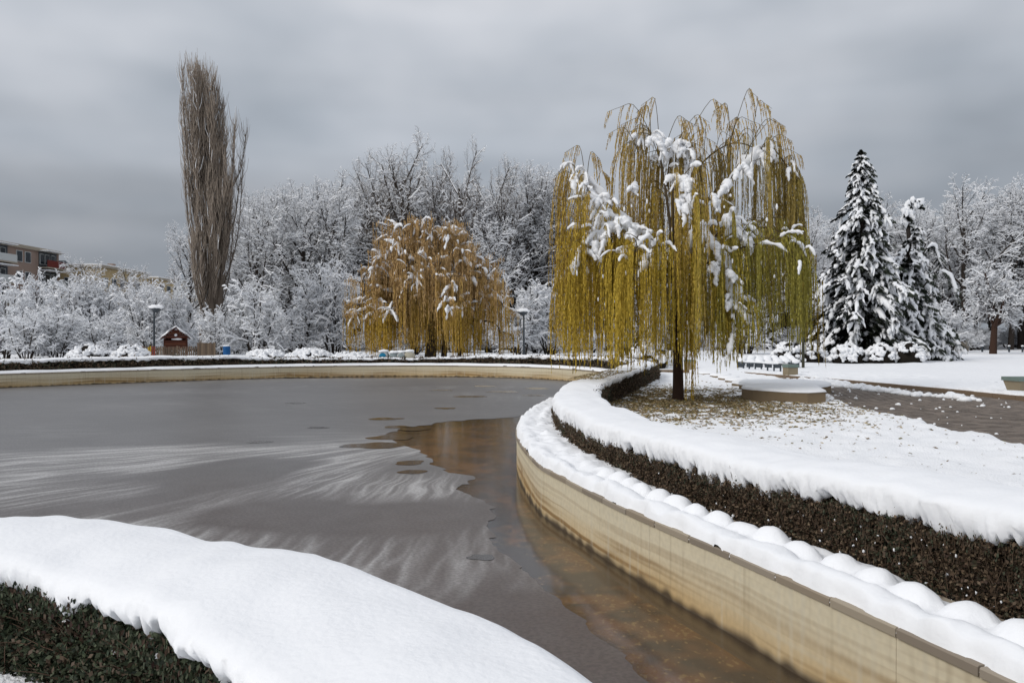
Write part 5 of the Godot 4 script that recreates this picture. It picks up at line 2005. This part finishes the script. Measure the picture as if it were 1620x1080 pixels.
	for i in 6:
		var b := thing("bollard", "tiny dark bollard in a row far across the right-hand lawn, %s from the left" % ["first", "second", "third", "fourth", "fifth", "last"][i], "bollard", Vector3(44.5 + i * 1.15, 0.1, -80.5 + i * 0.2), 0, "bollards across the lawn")
		part("shaft", lathe([[0.09, -0.1], [0.08, 0.42], [0.0, 0.46]], 8), M.metal, b)
		part("snow", lump_mesh(Vector3(0.12, 0.07, 0.12), 50), M.snow, b, Vector3(0, 0.48, 0))

	willow_front()
	willow_back()
	poplar()
	var c1 := thing("conifer_tree", "tall pointed dark conifer loaded with snow on the right-hand lawn", "tree", Vector3(21.4, 0, -52.0))
	conifer(c1, 12.9, 3.7, 201, 0.05, false)
	var c2 := thing("conifer_tree", "shorter ragged conifer with a hooked snowy top, right behind the tall conifer", "tree", Vector3(25.6, 0, -55.0))
	conifer(c2, 10.2, 3.1, 202, 0.0, true)
	for q in [[17.3, -49.5, 0.95, 1.0, "snow-loaded low shrub at the left foot of the tall conifer"], [19.2, -48.6, 1.0, 0.95, "snow-loaded low shrub in the middle below the tall conifer"], [20.9, -48.3, 0.9, 0.95, "snow-loaded low shrub under the tall conifer's right side"], [22.3, -48.0, 0.85, 1.05, "dark low shrub with snow clumps, rightmost below the conifers"], [15.9, -49.2, 0.8, 1.05, "snow-loaded low shrub farthest left before the conifers"]]:
		low_bush(q[4], Vector3(q[0], 0.08, q[1]), Vector3(q[2], q[3], 0.9), int(q[0] * 10), Color(0.024, 0.030, 0.020), 1.1)
	low_bush("dome-shaped dark shrub with snow on top behind the end of the curved hedge", Vector3(6.35, 0, -39.6), Vector3(0.95, 1.35, 0.9), 301, Color(0.035, 0.028, 0.022), 1.3)
	low_bush("snowy mounded shrub behind the far hedge, leftmost of the two left of the lamp post", Vector3(-22.9, 0, -46.2), Vector3(1.15, 1.0, 0.9), 302, Color(0.085, 0.055, 0.045), 1.4)
	low_bush("snowy mounded shrub behind the far hedge just left of the lamp post", Vector3(-20.75, 0, -46.4), Vector3(0.95, 1.02, 0.8), 303, Color(0.085, 0.055, 0.045), 1.4)
	low_bush("low snow-covered shrub right of the blue bin behind the far hedge", Vector3(-14.2, 0, -49.0), Vector3(1.15, 0.72, 0.9), 304, Color(0.06, 0.05, 0.045), 2.2)
	low_bush("wide low snow-covered shrub behind the far hedge left of the brownish willow", Vector3(-11.7, 0, -49.2), Vector3(1.4, 0.74, 0.9), 305, Color(0.06, 0.05, 0.045), 2.2)
	low_bush("lowest snow-covered shrub behind the far hedge at the brownish willow's left foot", Vector3(-9.3, 0, -49.2), Vector3(1.2, 0.5, 0.8), 306, Color(0.06, 0.05, 0.045), 2.0)
	lamp("dark lamp post with a wide snow-topped head, left of the playhouse", Vector3(-21.2, 0, -50.4), 3.25, 0.15)
	lamp("dark lamp post with a mushroom-shaped snowy head, between the two willows", Vector3(0.75, 0, -54.0), 3.15, -0.05)
	playhouse()
	picket_fence()
	var bin := thing("barrel_bin", "blue barrel bin standing behind the far hedge beside the board panel", "bin", Vector3(-16.1, 0, -48.0))
	var bl := mat(Color(0.012, 0.085, 0.24), 0.45)
	part("barrel", lathe([[0.19, -0.05], [0.2, 0.3], [0.21, 0.32], [0.2, 0.34], [0.2, 0.62], [0.21, 0.64], [0.2, 0.66], [0.19, 0.88]], 18), bl, bin)
	part("lid", lathe([[0.21, 0.86], [0.21, 0.92], [0.17, 0.97], [0.0, 0.99]], 18), bl, bin)
	part("snow", lump_mesh(Vector3(0.17, 0.05, 0.17), 61), M.snow, bin, Vector3(0, 1.0, 0))
	drums()
	brick_block()
	yellow_block("yellow apartment block seen above the snowy trees, nearer and taller of the two", Vector3(-65.8, 0, -134.0), Vector3(10, 11.6, 17), 0.02)
	yellow_block("lower yellow apartment block farther along, left of the poplar", Vector3(-65.6, 0, -158.0), Vector3(12, 11.0, 27), -0.03)
	place_trees()
